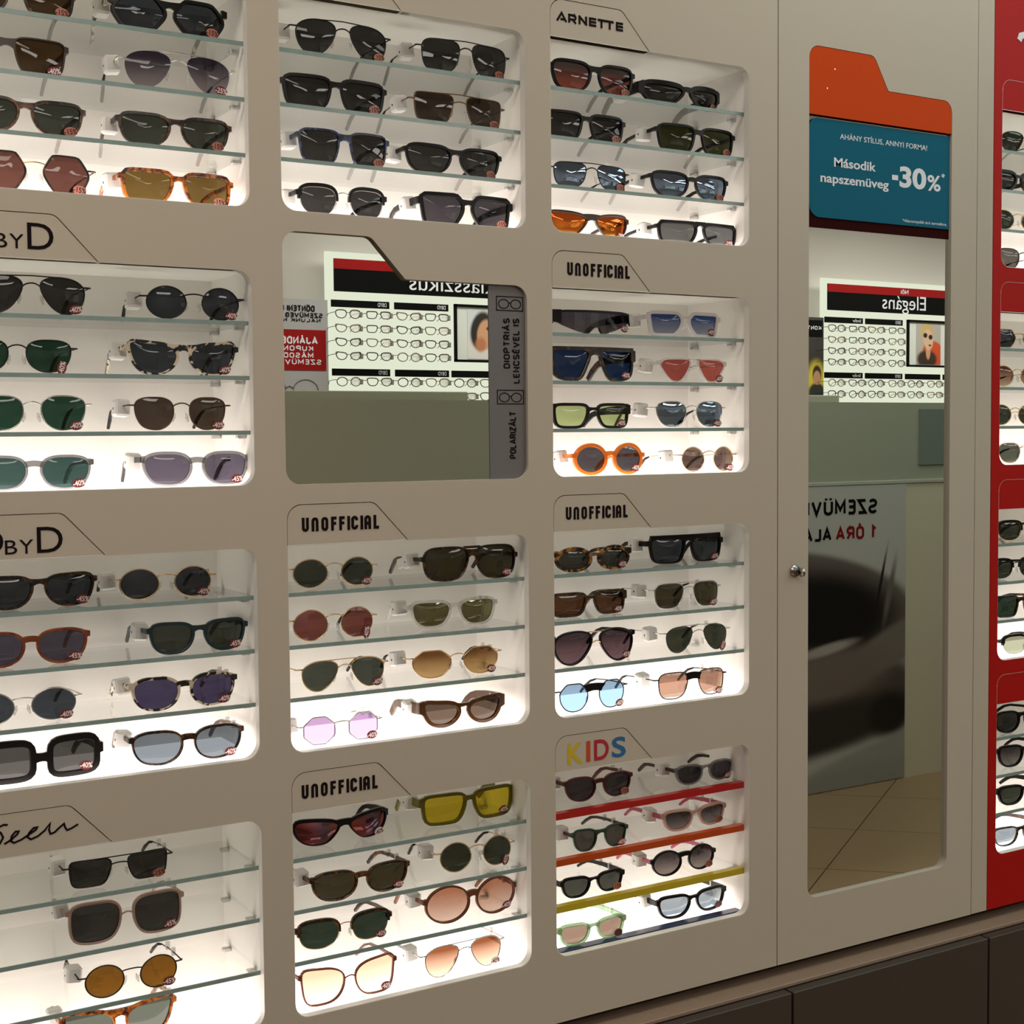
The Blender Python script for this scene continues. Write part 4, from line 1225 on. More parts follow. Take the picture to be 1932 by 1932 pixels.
# ------------------------------------------------------------------ sunglasses
POLY = {
    'hex': [(-1, .08), (-.95, .3), (-.62, .95), (-.5, 1), (.45, 1), (.6, .93), (.97, .25), (1, .05), (.95, -.2), (.62, -.93), (.5, -1), (-.4, -1), (-.55, -.93), (-.95, -.2)],
    'oct': [(-1, .38), (-1, .42), (-.44, .98), (-.4, 1), (.4, 1), (.44, .98), (1, .42), (1, .38), (1, -.38), (1, -.42), (.44, -.98), (.4, -1), (-.4, -1), (-.44, -.98), (-1, -.42), (-1, -.38)],
    'geo': [(-1, .25), (-.92, .5), (-.5, .98), (-.35, 1), (.4, 1), (.55, .95), (.97, .45), (1, .2), (.95, -.3), (.6, -.85), (.2, -1), (-.2, -1), (-.6, -.85), (-.95, -.3)],
    'square': [(-.98, .6), (-.88, .92), (-.4, 1), (.4, 1), (.88, .97), (1, .72), (.96, .1), (.86, -.65), (.68, -.95), (.15, -1), (-.42, -1), (-.7, -.88), (-.88, -.25)],
    'angular': [(-.95, .55), (-.7, .97), (-.6, 1), (.9, 1), (1, .97), (1, .8), (.86, -.85), (.74, -1), (.6, -1), (-.4, -1), (-.55, -.95), (-.92, -.1)],
    'rect': [(-.98, .5), (-.9, .9), (-.55, 1), (0, 1), (.75, 1), (.96, .92), (1, .55), (.95, -.4), (.84, -.88), (.55, -1), (-.25, -1), (-.6, -.93), (-.84, -.35)],
    'chunk': [(-1, .4), (-.96, .85), (-.6, 1), (.6, 1), (.96, .85), (1, .4), (1, -.4), (.96, -.85), (.6, -1), (-.6, -1), (-.96, -.85), (-1, -.4)],
    'bigsq': [(-.98, .3), (-.93, .75), (-.6, 1), (0, 1), (.6, 1), (.95, .85), (1, .3), (.98, -.4), (.85, -.85), (.4, -1), (-.2, -1), (-.65, -.85), (-.92, -.3)],
    'wayfarer': [(-.98, .35), (-.9, .75), (-.55, .95), (0, .98), (.6, 1), (.93, .9), (1, .55), (.95, .05), (.82, -.55), (.5, -.93), (.05, -1), (-.4, -.95), (-.74, -.6), (-.92, -.1)],
    'panto': [(-.98, .25), (-.88, .72), (-.5, .97), (0, 1), (.55, .98), (.95, .75), (1, .3), (.9, -.3), (.62, -.82), (.1, -1), (-.35, -.97), (-.75, -.65), (-.93, -.2)],
    'brow': [(-.98, .35), (-.85, .8), (-.45, .98), (.1, 1), (.7, .95), (.98, .7), (1, .3), (.93, -.3), (.68, -.8), (.2, -1), (-.3, -.98), (-.72, -.72), (-.93, -.2)],
    'aviator': [(-1, .5), (-.88, .82), (-.45, 1), (.1, 1), (.6, .88), (.95, .55), (1, .15), (.9, -.4), (.62, -.85), (.25, -1), (-.1, -.97), (-.5, -.65), (-.85, -.05)],
    'navi': [(-.99, .5), (-.88, .88), (-.5, 1), (.2, 1), (.75, .95), (.98, .65), (1, .2), (.93, -.5), (.72, -.9), (.3, -1), (-.2, -1), (-.62, -.8), (-.88, -.2)],
    'cateye': [(-.99, .2), (-.85, .62), (-.4, .82), (.2, .88), (.85, 1), (1, .92), (.98, .5), (.85, -.2), (.58, -.78), (.1, -1), (-.35, -.95), (-.75, -.6), (-.95, -.15)],
    'sport': [(-1, .35), (-.85, .7), (-.3, .9), (.4, 1), (.9, .98), (1, .7), (.98, .1), (.75, -.6), (.4, -.95), (0, -1), (-.35, -.92), (-.7, -.4)],
    'bfly': [(-.98, .15), (-.85, .62), (-.4, .88), (.2, .95), (.85, 1), (1, .85), (.97, .2), (.88, -.6), (.65, -.97), (.1, -1), (-.4, -.93), (-.8, -.55)],
    'bottle': [(-.96, .85), (-.85, 1), (.0, 1), (.7, .97), (.95, .7), (1, .45), (.85, .05), (.45, -.75), (.2, -1), (-.1, -1), (-.4, -.9), (-.9, .3)],
    'mask': [(-1, .6), (-.92, .95), (-.7, 1), (.9, 1), (1, .9), (1, .5), (.95, -.5), (.75, -.85), (.2, -1), (-.2, -1), (-.5, -.9), (-.85, .1)],
}
NSEG = 44


def chaikin(p, it):
    for _ in range(it):
        q = []
        n = len(p)
        for i in range(n):
            a, b = p[i], p[(i + 1) % n]
            q.append((a[0] * .75 + b[0] * .25, a[1] * .75 + b[1] * .25))
            q.append((a[0] * .25 + b[0] * .75, a[1] * .25 + b[1] * .75))
        p = q
    return p


_OUT = {}


def outline(shape):
    if shape in _OUT:
        return _OUT[shape]
    if shape in ('round', 'oval'):
        p = [(math.cos(2 * math.pi * k / NSEG), math.sin(2 * math.pi * k / NSEG)) for k in range(NSEG)]
    else:
        p = chaikin(POLY[shape], 2)
        xs, zs = [q[0] for q in p], [q[1] for q in p]
        p = [(2 * (q[0] - min(xs)) / (max(xs) - min(xs)) - 1, 2 * (q[1] - min(zs)) / (max(zs) - min(zs)) - 1) for q in p]
        L = [0]
        for i in range(len(p)):
            a, b = p[i], p[(i + 1) % len(p)]
            L.append(L[-1] + math.hypot(b[0] - a[0], b[1] - a[1]))
        r = []
        j = 0
        for k in range(NSEG):
            d = L[-1] * k / NSEG
            while L[j + 1] < d:
                j += 1
            t = (d - L[j]) / (L[j + 1] - L[j] or 1)
            a, b = p[j], p[(j + 1) % len(p)]
            r.append((a[0] + (b[0] - a[0]) * t, a[1] + (b[1] - a[1]) * t))
        p = r
    area = sum(p[i][0] * p[(i + 1) % NSEG][1] - p[(i + 1) % NSEG][0] * p[i][1] for i in range(NSEG))
    if area < 0:
        p = p[::-1]
    _OUT[shape] = p
    return p


def offset(lp, tt, tb, ts):
    """outline pushed outwards, thickness by the direction it faces (top, bottom, side)"""
    n = len(lp)
    out = []
    for i in range(n):
        a, b = lp[i - 1], lp[(i + 1) % n]
        dx, dz = b[0] - a[0], b[1] - a[1]
        L = math.hypot(dx, dz) or 1e-9
        nx, nz = dz / L, -dx / L
        t = ts * nx * nx + (tt if nz > 0 else tb) * nz * nz
        out.append((lp[i][0] + nx * t, lp[i][1] + nz * t))
    return out


def inner_x(loop, z):
    """smallest |x| of a (right-hand) outline near height z"""
    n = len(loop)
    best = None
    for i in range(n):
        a, b = loop[i], loop[(i + 1) % n]
        if (a[1] - z) * (b[1] - z) <= 0 and a[1] != b[1]:
            t = (z - a[1]) / (b[1] - a[1])
            x = a[0] + t * (b[0] - a[0])
            best = x if best is None else min(best, x)
    if best is None:
        best = min(p[0] for p in loop)
    return best


def lens_mesh(lp, bulge, name):
    n = len(lp)
    cx = sum(p[0] for p in lp) / n
    cz = sum(p[1] for p in lp) / n
    fr = [1.0, 0.82, 0.6, 0.36, 0.14]
    v = []
    for f in fr:
        for p in lp:
            v.append((cx + (p[0] - cx) * f, -bulge * (1 - f * f), cz + (p[1] - cz) * f))
    v.append((cx, -bulge, cz))
    F = []
    for i in range(len(fr) - 1):
        for k in range(n):
            a, b = i * n, (i + 1) * n
            F.append((a + k, a + (k + 1) % n, b + (k + 1) % n, b + k))
    o = (len(fr) - 1) * n
    for k in range(n):
        F.append((o + k, o + (k + 1) % n, len(v) - 1))
    return MB().add(v, F, True)


random.seed(7)
ACETATE = 'AW'


def sunglasses(spec):
    nid, lv, X, W, H, Y, kind, shape, fr, le, op, lab = spec
    c, r = int(nid[0]), int(nid[1])
    z0 = ROWZ[r][0] + SHELF[lv] + (0.0025 if lv else 0.0005) + EYE
    if (c, r) == (3, 4):
        z0 += 0.0008 if lv else 0.0018
    root = empty('sunglasses', (X, Y, z0))
    root.rotation_euler = (0, 0, math.radians(op.get('yaw', random.uniform(-1.5, 1.5))))
    tag(root, lab, 'sunglasses', 'sunglasses on the shelves of niche column %d row %d' % (c, r))
    fm, lm = FRAME[fr], LMATS[le]
    k = op.get('k', 1.15)
    metal = kind in 'MR'
    rw = op.get('rw', 0.00095)
    if kind in ACETATE:
        tt, tb = op.get('t', (0.0038, 0.0028))
        ts = (tt + tb) / 2
        ep, b = 0.0035, op.get('b', 0.019)
    elif kind == 'S':
        tt, tb, ts, ep, b = 0.001, 0.0, 0.0, 0.002, 0.0
    else:
        tt = tb = ts = rw * 2
        ep, b = 0.0065, op.get('b', 0.0205)
        if kind == 'B':
            tt, ep = 0.0045, 0.004
    lh = H - tt - tb
    zc = tb + lh / 2
    lw = (W - 2 * ep - 2 * ts - b) / 2
    xc = b / 2 + lw / 2
    base = outline(shape) if kind != 'S' else None
    sides = {}
    zh = zc + lh * 0.26            # hinge height
    if shape in ('round', 'oval', 'hex', 'oct') and metal:
        zh = zc + lh * 0.18
    if kind in ACETATE:
        zh = zc + lh * 0.33
        if shape in ('round', 'chunk'):
            zh = zc + lh * 0.15
    if fr == 'dtort' and op.get('dbl'):
        zh = zc + lh * 0.18

    if kind == 'S':
        half = W / 2
        pts = [(-half, .55), (-half + .002, .95), (0, 1.0), (half - .002, .95), (half, .55), (half * .95, -.05), (half * .5, -.72), (half * .2, -1), (.011, -1), (.006, -.45), (0, -.3), (-.006, -.45), (-.011, -1), (-half * .2, -1), (-half * .5, -.72), (-half * .95, -.05)]
        lp = chaikin([(p[0], zc + p[1] * lh / 2) for p in pts], 1)[::-1]
        mb = MB()
        n = len(lp)
        rows = [[], []]
        XS = [-half + 2 * half * i / 32 for i in range(33)]

        def span(x):
            zs = []
            for i in range(n):
                a, q = lp[i], lp[(i + 1) % n]
                if (a[0] - x) * (q[0] - x) <= 0 and a[0] != q[0]:
                    t = (x - a[0]) / (q[0] - a[0])
                    zs.append(a[1] + t * (q[1] - a[1]))
            return (min(zs), max(zs)) if zs else (zc, zc)
        for x in XS:
            lo, hi = span(max(-half * .999, min(half * .999, x)))
            rows[0].append((x, lo))
            rows[1].append((x, hi))
        G = [[(rows[0][j][0], 0.0, rows[0][j][1] + (rows[1][j][1] - rows[0][j][1]) * i / 5.0) for j in range(33)] for i in range(6)]
        mb.add([p for g_r in G for p in g_r], [(i * 33 + j, i * 33 + j + 1, (i + 1) * 33 + j + 1, (i + 1) * 33 + j) for i in range(5) for j in range(32)], True)
        mb.build('lens', lm, root, wrap=k * 1.6)
        top = MB()
        top.sheet([[(x, span(max(-half * .999, min(half * .999, x)))[1] - 0.003) for x in XS], [(x, span(max(-half * .999, min(half * .999, x)))[1] + 0.0004) for x in XS]], -0.0016, 0.0016)
        top.sheet([[(-half - .0005, zc), (-half + .013, zc - .002)], [(-half - .0005, zc + lh * .5), (-half + .013, zc + lh * .5)]], -0.002, 0.002)
        for s in (-1, 1):
            top.tube([(s * .0065, -0.001, zc - lh * .2), (s * .0085, -0.0005, zc - lh * .33), (s * .0125, 0, zc - lh * .47)], [.0012, .002, .0016], 6)
        top.build('frame', fm, root, wrap=k * 1.6)
        kk = k * 1.6
    else:
        kk = k
        lens_loops = {}
        for s in (1, -1):
            lp = [(s * (xc + p[0] * lw / 2), zc + p[1] * lh / 2) for p in base]
            if s < 0:
                lp = lp[::-1]
            lens_loops[s] = lp
            bul = (lw / 2) ** 2 / (2 * (0.15 if kind != 'W' else 0.2))
            lens_mesh(lp, bul, 'lens').build('lens', lm, root, wrap=k)
        f = MB()
        rlp = lens_loops[1]
        if kind in ACETATE:
            yf, yb_ = -0.0022, 0.0022
            for s in (1, -1):
                lp = lens_loops[s]
                outl = offset(lp, tt, tb, ts)
                if op.get('flat'):
                    zt = zc + lh / 2 + tt
                    outl = [(q[0], zt if p[1] > zc + lh * 0.42 else q[1]) for p, q in zip(lp, outl)]
                f.ring(lp, outl, yf, yb_)
                # end piece
                xo = max(abs(q[0]) for q in outl)
                hh = op.get('hT', 0.0065) * 0.55
                he = max(hh, 0.0032)
                xin = xo - 0.012
                if kind != 'W':
                    zi = zh
                    xrim = max(q[0] for q in [(abs(q[0]), q[1]) for q in outl] if abs(q[1] - zi) < lh * 0.22)
                    a = [(s * (xrim - ts * 0.8), zi - he * 1.2), (s * (W / 2), zi - he * .8)]
                    bq = [(s * (xrim - ts * 0.8), zi + he * 1.2), (s * (W / 2), zi + he * .9)]
                    f.sheet([a, bq] if s > 0 else [a[::-1], bq[::-1]], yf, yb_ + 0.001)
            outr = offset(rlp, tt, tb, ts)
            if op.get('wire'):
                zb_ = zc + lh * 0.12
                xi = inner_x(outr, zb_)
                wm = MB()
                n = 10
                wm.tube([(-xi - .001 + (2 * xi + .002) * i / n, -0.001 - 0.002 * math.sin(math.pi * i / n), zb_ + 0.0035 * math.sin(math.pi * i / n)) for i in range(n + 1)], 0.0011, 6)
                if op.get('dbw') or le == 'rd':
                    zz = zc + lh * 0.44
                    xi = inner_x(outr, zz) + 0.004
                    wm.tube([(-xi, -0.001, zz + .002), (0, -0.0015, zz + .0025), (xi, -0.001, zz + .002)], 0.0009, 6)
                wm.build('bridge', FRAME[op['wire']], root, wrap=k)
            else:
                if op.get('flat'):
                    zt = zc + lh / 2 + tt
                    bz0, bz1, archb, archt = zt - lh * 0.42, zt, 0.006, 0.0
                elif op.get('key'):
                    bz0, bz1, archb, archt = zc + lh * 0.17, zc + lh * 0.36, 0.0016, 0.0016
                elif kind == 'W' or shape == 'sport':
                    bz0, bz1, archb, archt = zc + lh * 0.10, zc + lh * 0.46, 0.004, 0.001
                elif shape in ('chunk', 'bfly'):
                    bz0, bz1, archb, archt = zc - lh * 0.16, zc + lh * 0.30, 0.004, -0.003
                elif shape == 'mask':
                    bz0, bz1, archb, archt = zc + lh * 0.0, zc + lh * 0.5 + tt * .7, 0.009, 0.0
                elif shape in ('round', 'oval'):
                    bz0, bz1, archb, archt = zc + lh * 0.08, zc + lh * 0.27, 0.003, 0.0022
                else:
                    bz0, bz1, archb, archt = zc + lh * 0.14, zc + lh * 0.47, 0.0045, -0.0012
                rows = []
                for i in range(4):
                    v = i / 3.0
                    z = bz0 + (bz1 - bz0) * v
                    xi = inner_x(outr, min(z, zc + lh * 0.46)) + ts * 0.75
                    ar = archb + (archt - archb) * v
                    row = []
                    for j in range(11):
                        u = -1 + 2 * j / 10.0
                        row.append((u * xi, z + ar * (1 - u * u)))
                    rows.append(row)
                f.sheet(rows, yf, yb_)
                if op.get('dbl'):
                    zz = zc + lh * 0.5 + tt * 0.35
                    xi = inner_x(outr, zc + lh * 0.44) + 0.004
                    f.sheet([[(-xi, zz - .0018), (xi, zz - .0018)], [(-xi, zz + .0014), (xi, zz + .0014)]], yf, yb_)
            f.build('frame', fm, root, wrap=k)
        else:
            wm = fm if kind != 'B' else FRAME[op.get('bm', 'gold')]
            g = MB()
            brm = FRAME[op['bm']] if ('bm' in op and kind == 'M') else wm
            for s in (1, -1):
                lp = lens_loops[s]
                if kind == 'M':
                    f.tube([(q[0], 0, q[1]) for q in lp], rw, 6, closed=True)
                elif kind == 'B':
                    f.tube([(q[0], 0, q[1]) for q in lp], 0.0008, 6, closed=True)
                    # brow: upper part of the rim in plastic
                    idx = [i for i in range(NSEG) if lp[i][1] > zc + lh * 0.02]
                    st_ = [i for i in idx if (i - 1) % NSEG not in idx][0]
                    seq = []
                    i = st_
                    while i in idx:
                        seq.append(i)
                        i = (i + 1) % NSEG
                    outl = offset(lp, tt, tt * .5, 0.0028)
                    br = MB()
                    br.sheet([[(lp[i][0] * 1.0, lp[i][1]) for i in seq], [(outl[i][0], outl[i][1]) for i in seq]], -0.0024, 0.0024)
                    xo = max(abs(outl[i][0]) for i in seq) - .001
                    a = [(s * (xo - .004), zh - .004), (s * W / 2, zh - .003)]
                    q = [(s * (xo - .004), zh + .0045), (s * W / 2, zh + .0035)]
                    br.sheet([a, q] if s > 0 else [a[::-1], q[::-1]], -0.0024, 0.003)
                    br.build('brow', fm, root, wrap=k)
                # hinge arm
                if kind != 'B':
                    xr_ = max(abs(q[0]) for q in lp if abs(q[1] - zh) < lh * 0.2)
                    f.tube([(s * (xr_ - .001), 0, zh), (s * (W / 2 - .001), 0, zh), (s * (W / 2), 0.003, zh)], 0.0011, 6)
            # bridge
            zb_ = zc + lh * (0.22 if not op.get('barb') else 0.34)
            xi = inner_x(rlp, zb_)
            if op.get('barb'):
                bb = MB()
                rows = []
                for i in range(3):
                    z = zc + lh * (0.16 + 0.13 * i)
                    xi = inner_x(rlp, z) + .002
                    rows.append([(-xi + 2 * xi * j / 6.0, z + 0.002 * (1 - (j / 3.0 - 1) ** 2)) for j in range(7)])
                bb.sheet(rows, -0.0022, 0.001)
                bb.build('bridge', FRAME['black'], root, wrap=k)
            else:
                n = 12
                hgt = 0.0022 if shape in ('oval', 'hex', 'oct', 'rect') else 0.0042
                g.tube([(-xi + 2 * xi * i / n, -0.0015 * math.sin(math.pi * i / n), zb_ + hgt * math.sin(math.pi * i / n) ** 0.7) for i in range(n + 1)], 0.00095, 6)
                if op.get('double'):
                    zt = zc + lh * 0.5
                    xi2 = xc * 0.72
                    zq = max(q[1] for q in rlp if abs(q[0] - xi2) < lw * 0.12)
                    g.tube([(-xi2 - .006, 0, zq), (-xi2 * .5, -0.001, zq + 0.0005), (0, -0.0015, zq + .0008), (xi2 * .5, -0.001, zq + 0.0005), (xi2 + .006, 0, zq)], 0.0008, 6)
                g.build('bridge', brm, root, wrap=k)
            if f.v:
                f.build('frame', wm, root, wrap=k)
            # nose pads
            for s in (1, -1):
                zz = zc - lh * 0.12
                xi = max(inner_x(rlp, zz) - 0.0035, 0.0045)
                pm = MB().tube([(s * (xi - .0012), 0.0050, zz + .0055), (s * xi, 0.0055, zz), (s * (xi + .0016), 0.0050, zz - .0055)], [.0010, .0024, .0010], 6)
                pm.tube([(s * xi, 0.005, zz), (s * (xi + .0015), 0.0035, zz + .004), (s * (xi + .0032), 0.001, zz + .002)], 0.0005, 4)
                pm.build('nose_pad', FRAME['clear'], root, wrap=k)
    # temples
    yh = kk * (W / 2) ** 2
    tm = FRAME[op['tc']] if 'tc' in op else fm
    TL = min(0.112, YB - 0.006 - Y - yh)
    drop = zh - 0.005
    drop = min(drop, 0.030)
    for s in (1, -1):
        xh = s * (W / 2 - 0.0014)
        xe = s * (W / 2 - 0.009)
        mid = 0.68
        path = [(xh, yh + 0.0005, zh), (xh, yh + TL * .22, zh - .0005), (xh - s * .001, yh + TL * .45, zh - .001), (xh - s * .003, yh + TL * mid, zh - .003),
                (xe + s * .003, yh + TL * .80, zh - drop * .28), (xe + s * .001, yh + TL * .90, zh - drop * .60), (xe, yh + TL, zh - drop)]
        if kind in 'AWSB':
            h = op.get('hT', 0.0058) / 2
            hz = [h, h, h * .86, h * .68, h * .62, h * .62, h * .5]
            if h < .0035:
                hz = [h, h * .8, h * .75, h * .75, h * .85, h * .9, h * .7]
            MB().strap(path, [0.0017] * 7, hz).build('temple', tm, root)
        else:
            t = MB().tube(path[:5], 0.0009, 6).build('temple', tm, root)
            tip = MB().tube([path[3], path[4], path[5], path[6]], [.0012, .0020, .0025, .0022], 6)
            tip.build('temple_tip', FRAME['black'] if fr != 'silver' or le not in ('li', 'gbr') else FRAME['clear'], t)
        if s > 0 and r in (3, 4) and op.get('tag'):
            # clear price film folded round the far temple
            for q in (.30, .52):
                MB().box(xh - .0026, xh + .0026, yh + TL * q, yh + TL * q + .0035, zh - .0055, zh + .0045).build('price_band', M_PRICE, root)
    # sticker
    stk = op.get('st')
    if stk:
        cols_ = {'15': (M_STK_SAL, M_STK_K), '20': (M_STK_SAL, M_STK_K), '15k': (M_STK_BRN, M_STK_K), 'w': (M_STK_W, M_STK_RED)}.get(stk, (M_STK_RED, M_STK_W))
        num = {'15': '-15%', '15k': '-15%', '20': '-20%', 'w': '-40%'}.get(stk, '-' + stk + '%')
        if kind == 'S':
            sx, sz = W / 2 - .012, zc - lh * .20
            sy = kk * sx * sx - .0012
        else:
            sx, sz = xc + lw * 0.27, zc - lh * 0.36
            sy = k * sx * sx - 0.0034
        rot = math.radians(op.get('tilt', random.choice((-6, -2, 0, 4, 8))))
        slope = math.atan(2 * kk * sx)
        so = MB().disc(0, 0, 0, 0.0082, 0.0056).build('discount_sticker', cols_[0], root, loc=(sx, sy, sz))
        so.rotation_euler = (0, -rot, slope)
        t1 = text('sticker_text', num, -0.0078, 0.0078, -0.0032, 0.0034, -0.00045, cols_[1], so, bold=0.02, th=0.0001)
    # security tag on the near temple
    tg = op.get('tag')
    if tg:
        ty = yh + (0.030 if tg != 3 else 0.045)
        tx = -W / 2 + 0.001
        tz = zh - 0.003
        ro = MB().rbox(-0.0095, 0.0095, -0.009, 0.010, -0.0105, 0.0105, 0.0025)
        if tg == 2:
            ro.rbox(-0.0075, -0.0025, 0.006, 0.034, -0.0070, 0.0070, 0.0012)
        o = ro.build('security_tag', M_TAG, root, loc=(tx, ty, tz))
        o.rotation_euler = (math.radians(random.uniform(-12, 12)), math.radians(random.uniform(-7, 7)), math.radians(random.uniform(-4, 4)))
        pin = MB().disc(0, 0, 0, 0.0015, 0.0015, 10, 0.0003).build('tag_pin', M_TAGPIN, o, loc=(-0.0096, 0.0005, -0.001))
        pin.rotation_euler = (0, 0, -math.pi / 2)
    return root


for g_ in GLASSES:
    sunglasses(g_)

# ------------------------------------------------------------------ far side of the shop (seen in the mirrors)
M_PARTB = plain('partition_beige', s2l(236, 218, 190), 0.5, spec=0.2, grain=0.03)
M_PARTG = plain('partition_green', s2l(184, 181, 160), 0.45, spec=0.2, grain=0.03)
M_PARTD = plain('partition_dark_panel', s2l(138, 142, 132), 0.5, spec=0.2)
M_TRIM = plain('partition_trim', s2l(205, 200, 185), 0.4)
M_PRED = plain('print_red', s2l(150, 26, 26), 0.7, spec=0.1)
M_PBLK = plain('print_black', (0.006, 0.006, 0.006), 0.8, spec=0.05)
M_PGREY = plain('print_grey', s2l(170, 168, 172), 0.5)
M_LBOX = emit('light_box', (0.99, 1.0, 0.82), 0.92)
M_OPT = plain('optical_frame_brown', (0.06, 0.04, 0.03), 0.3)
M_OPT2 = plain('optical_frame_black', (0.015, 0.013, 0.012), 0.3)
M_OPT3 = plain('optical_frame_bronze', (0.22, 0.16, 0.10), 0.3, 0.6)

M_SHINE = crystal('demo_lens_shine', (0.97, 0.97, 0.95), (0.9, 0.9, 0.88), 0.55, 0.3)  # pale white with the shine of a demo lens put into its colour
M_HOLD = plain('rack_holder', (0.22, 0.21, 0.19), 0.4)
PY = -2.78
pt = empty('partition', (0, PY, 0))
tag(pt, 'freestanding partition with beige base and green upper panel, reflected in the mirrors', 'partition')
MB().box(1.2, 7.2, -0.06, 0.0, 0.0, EYE - 0.228).build('base_panel', M_PARTB, pt)
MB().rbox(1.2, 7.2, -0.062, 0.006, EYE - 0.228, EYE - 0.214, 0.001).build('trim_rail', M_TRIM, pt)
MB().box(1.2, 7.2, -0.055, -0.004, EYE - 0.214, EYE + 0.128).build('upper_panel', M_PARTG, pt)
MB().box(4.837, 5.35, -0.004, 0.002, EYE - 0.149, EYE + 0.099).build('dark_panel', M_PARTD, pt)
for xa, xb, lab in ((1.3, 2.60, 'pale grey-green desk screen behind the partition, ending below the Klasszikus board'), (3.4, 4.47, 'pale grey-green desk screen behind the partition, ending below the Elegáns board')):
    d = tag(MB().rbox(xa, xb, -2.94, -2.90, 0.0, EYE + 0.1615, 0.003).build('desk_screen', M_PARTG), lab, 'desk screen')


def soft_print(name, base, blobs):
    """flat photographic print made of soft ellipses: (cx, cz, rx, rz, angle, colour, softness), in object coordinates"""
    m, nt, out = nt_new(name)
    p = nt.nodes.new('ShaderNodeBsdfPrincipled')
    p.inputs['Roughness'].default_value = 0.55
    tc = nt.nodes.new('ShaderNodeTexCoord')
    prev = None
    for (cx, cz, rx, rz, an, colr, soft) in blobs:
        mp = nt.nodes.new('ShaderNodeMapping')
        mp.vector_type = 'TEXTURE'
        mp.inputs['Location'].default_value = (cx, 0, cz)
        mp.inputs['Rotation'].default_value = (0, math.radians(an), 0)
        mp.inputs['Scale'].default_value = (rx, 100.0, rz)
        ln = nt.nodes.new('ShaderNodeVectorMath')
        ln.operation = 'LENGTH'
        mr_ = nt.nodes.new('ShaderNodeMapRange')
        mr_.interpolation_type = 'SMOOTHSTEP'
        mr_.inputs['From Min'].default_value = 1.0 - soft
        mr_.inputs['From Max'].default_value = 1.0 + soft
        mr_.inputs['To Min'].default_value = 1.0
        mr_.inputs['To Max'].default_value = 0.0
        lk(nt, tc.outputs['Object'], mp.inputs['Vector'])
        lk(nt, mp.outputs[0], ln.inputs[0])
        lk(nt, ln.outputs['Value'], mr_.inputs['Value'])
        mx = nt.nodes.new('ShaderNodeMix')
        mx.data_type = 'RGBA'
        lk(nt, mr_.outputs[0], mx.inputs['Factor'])
        if prev is None:
            mx.inputs[6].default_value = c4(base)
        else:
            lk(nt, prev, mx.inputs[6])
        mx.inputs[7].default_value = c4(colr)
        prev = mx.outputs[2]
    lk(nt, prev, p.inputs['Base Color'])
    lk(nt, p.outputs[0], out.inputs[0])
    return m


# tall poster of a hand on the partition base
GL, GM, GD, GK = s2l(176, 166, 158), s2l(120, 106, 98), s2l(72, 60, 54), s2l(24, 18, 16)
hand = soft_print('hand_print', s2l(214, 204, 196), [
    (4.02, -0.78, 0.80, 0.285, 4, s2l(128, 112, 104), 0.06),
    (4.05, -0.80, 0.66, 0.24, 0, s2l(84, 68, 62), 0.22),
    (4.20, -0.78, 0.46, 0.165, 3, s2l(20, 14, 12), 0.28),
    (4.655, -0.70, 0.016, 0.13, 14, s2l(126, 110, 106), 0.7),
    (4.60, -0.66, 0.008, 0.14, 14, s2l(26, 18, 16), 0.6),
    (4.10, -1.15, 0.80, 0.225, 0, s2l(92, 78, 72), 0.16),
    (4.72, -0.93, 0.36, 0.085, -20, s2l(140, 124, 114), 0.22),
    (4.30, -1.05, 0.34, 0.11, -6, s2l(134, 116, 106), 0.4),
    (4.28, -0.932, 0.16, 0.022, -9, s2l(196, 180, 170), 0.5),
    (4.14, -1.29, 0.66, 0.11, -6, s2l(58, 46, 42), 0.35),
    (4.66, -1.25, 0.13, 0.10, 0, s2l(34, 26, 22), 0.4),
    (4.62, -1.47, 0.62, 0.115, -10, s2l(176, 168, 160), 0.22),
    (4.20, -1.58, 0.62, 0.10, -8, s2l(168, 160, 152), 0.3),
])
ps = empty('wall_poster', (0, PY, EYE))
tag(ps, 'large poster of a hand with bold capitals on the base of the partition', 'poster')
MB().box(3.45, 4.752, 0.001, 0.004, -1.545, -0.230).build('poster_sheet', hand, ps)
caps('lettering', 'SZEMÜVEG', 4.065, 4.576, -0.355, -0.290, 0.0045, M_PBLK, ps, flip=True, th=0.001)
caps('lettering', '1', 4.545, 4.571, -0.464, -0.406, 0.0045, M_PRED, ps, flip=True, th=0.001)
caps('lettering', 'ÓRA', 4.330, 4.497, -0.464, -0.406, 0.0045, M_PRED, ps, flip=True, th=0.001)
caps('lettering', 'ALATT', 4.035, 4.305, -0.464, -0.406, 0.0045, M_PBLK, ps, flip=True, th=0.001)


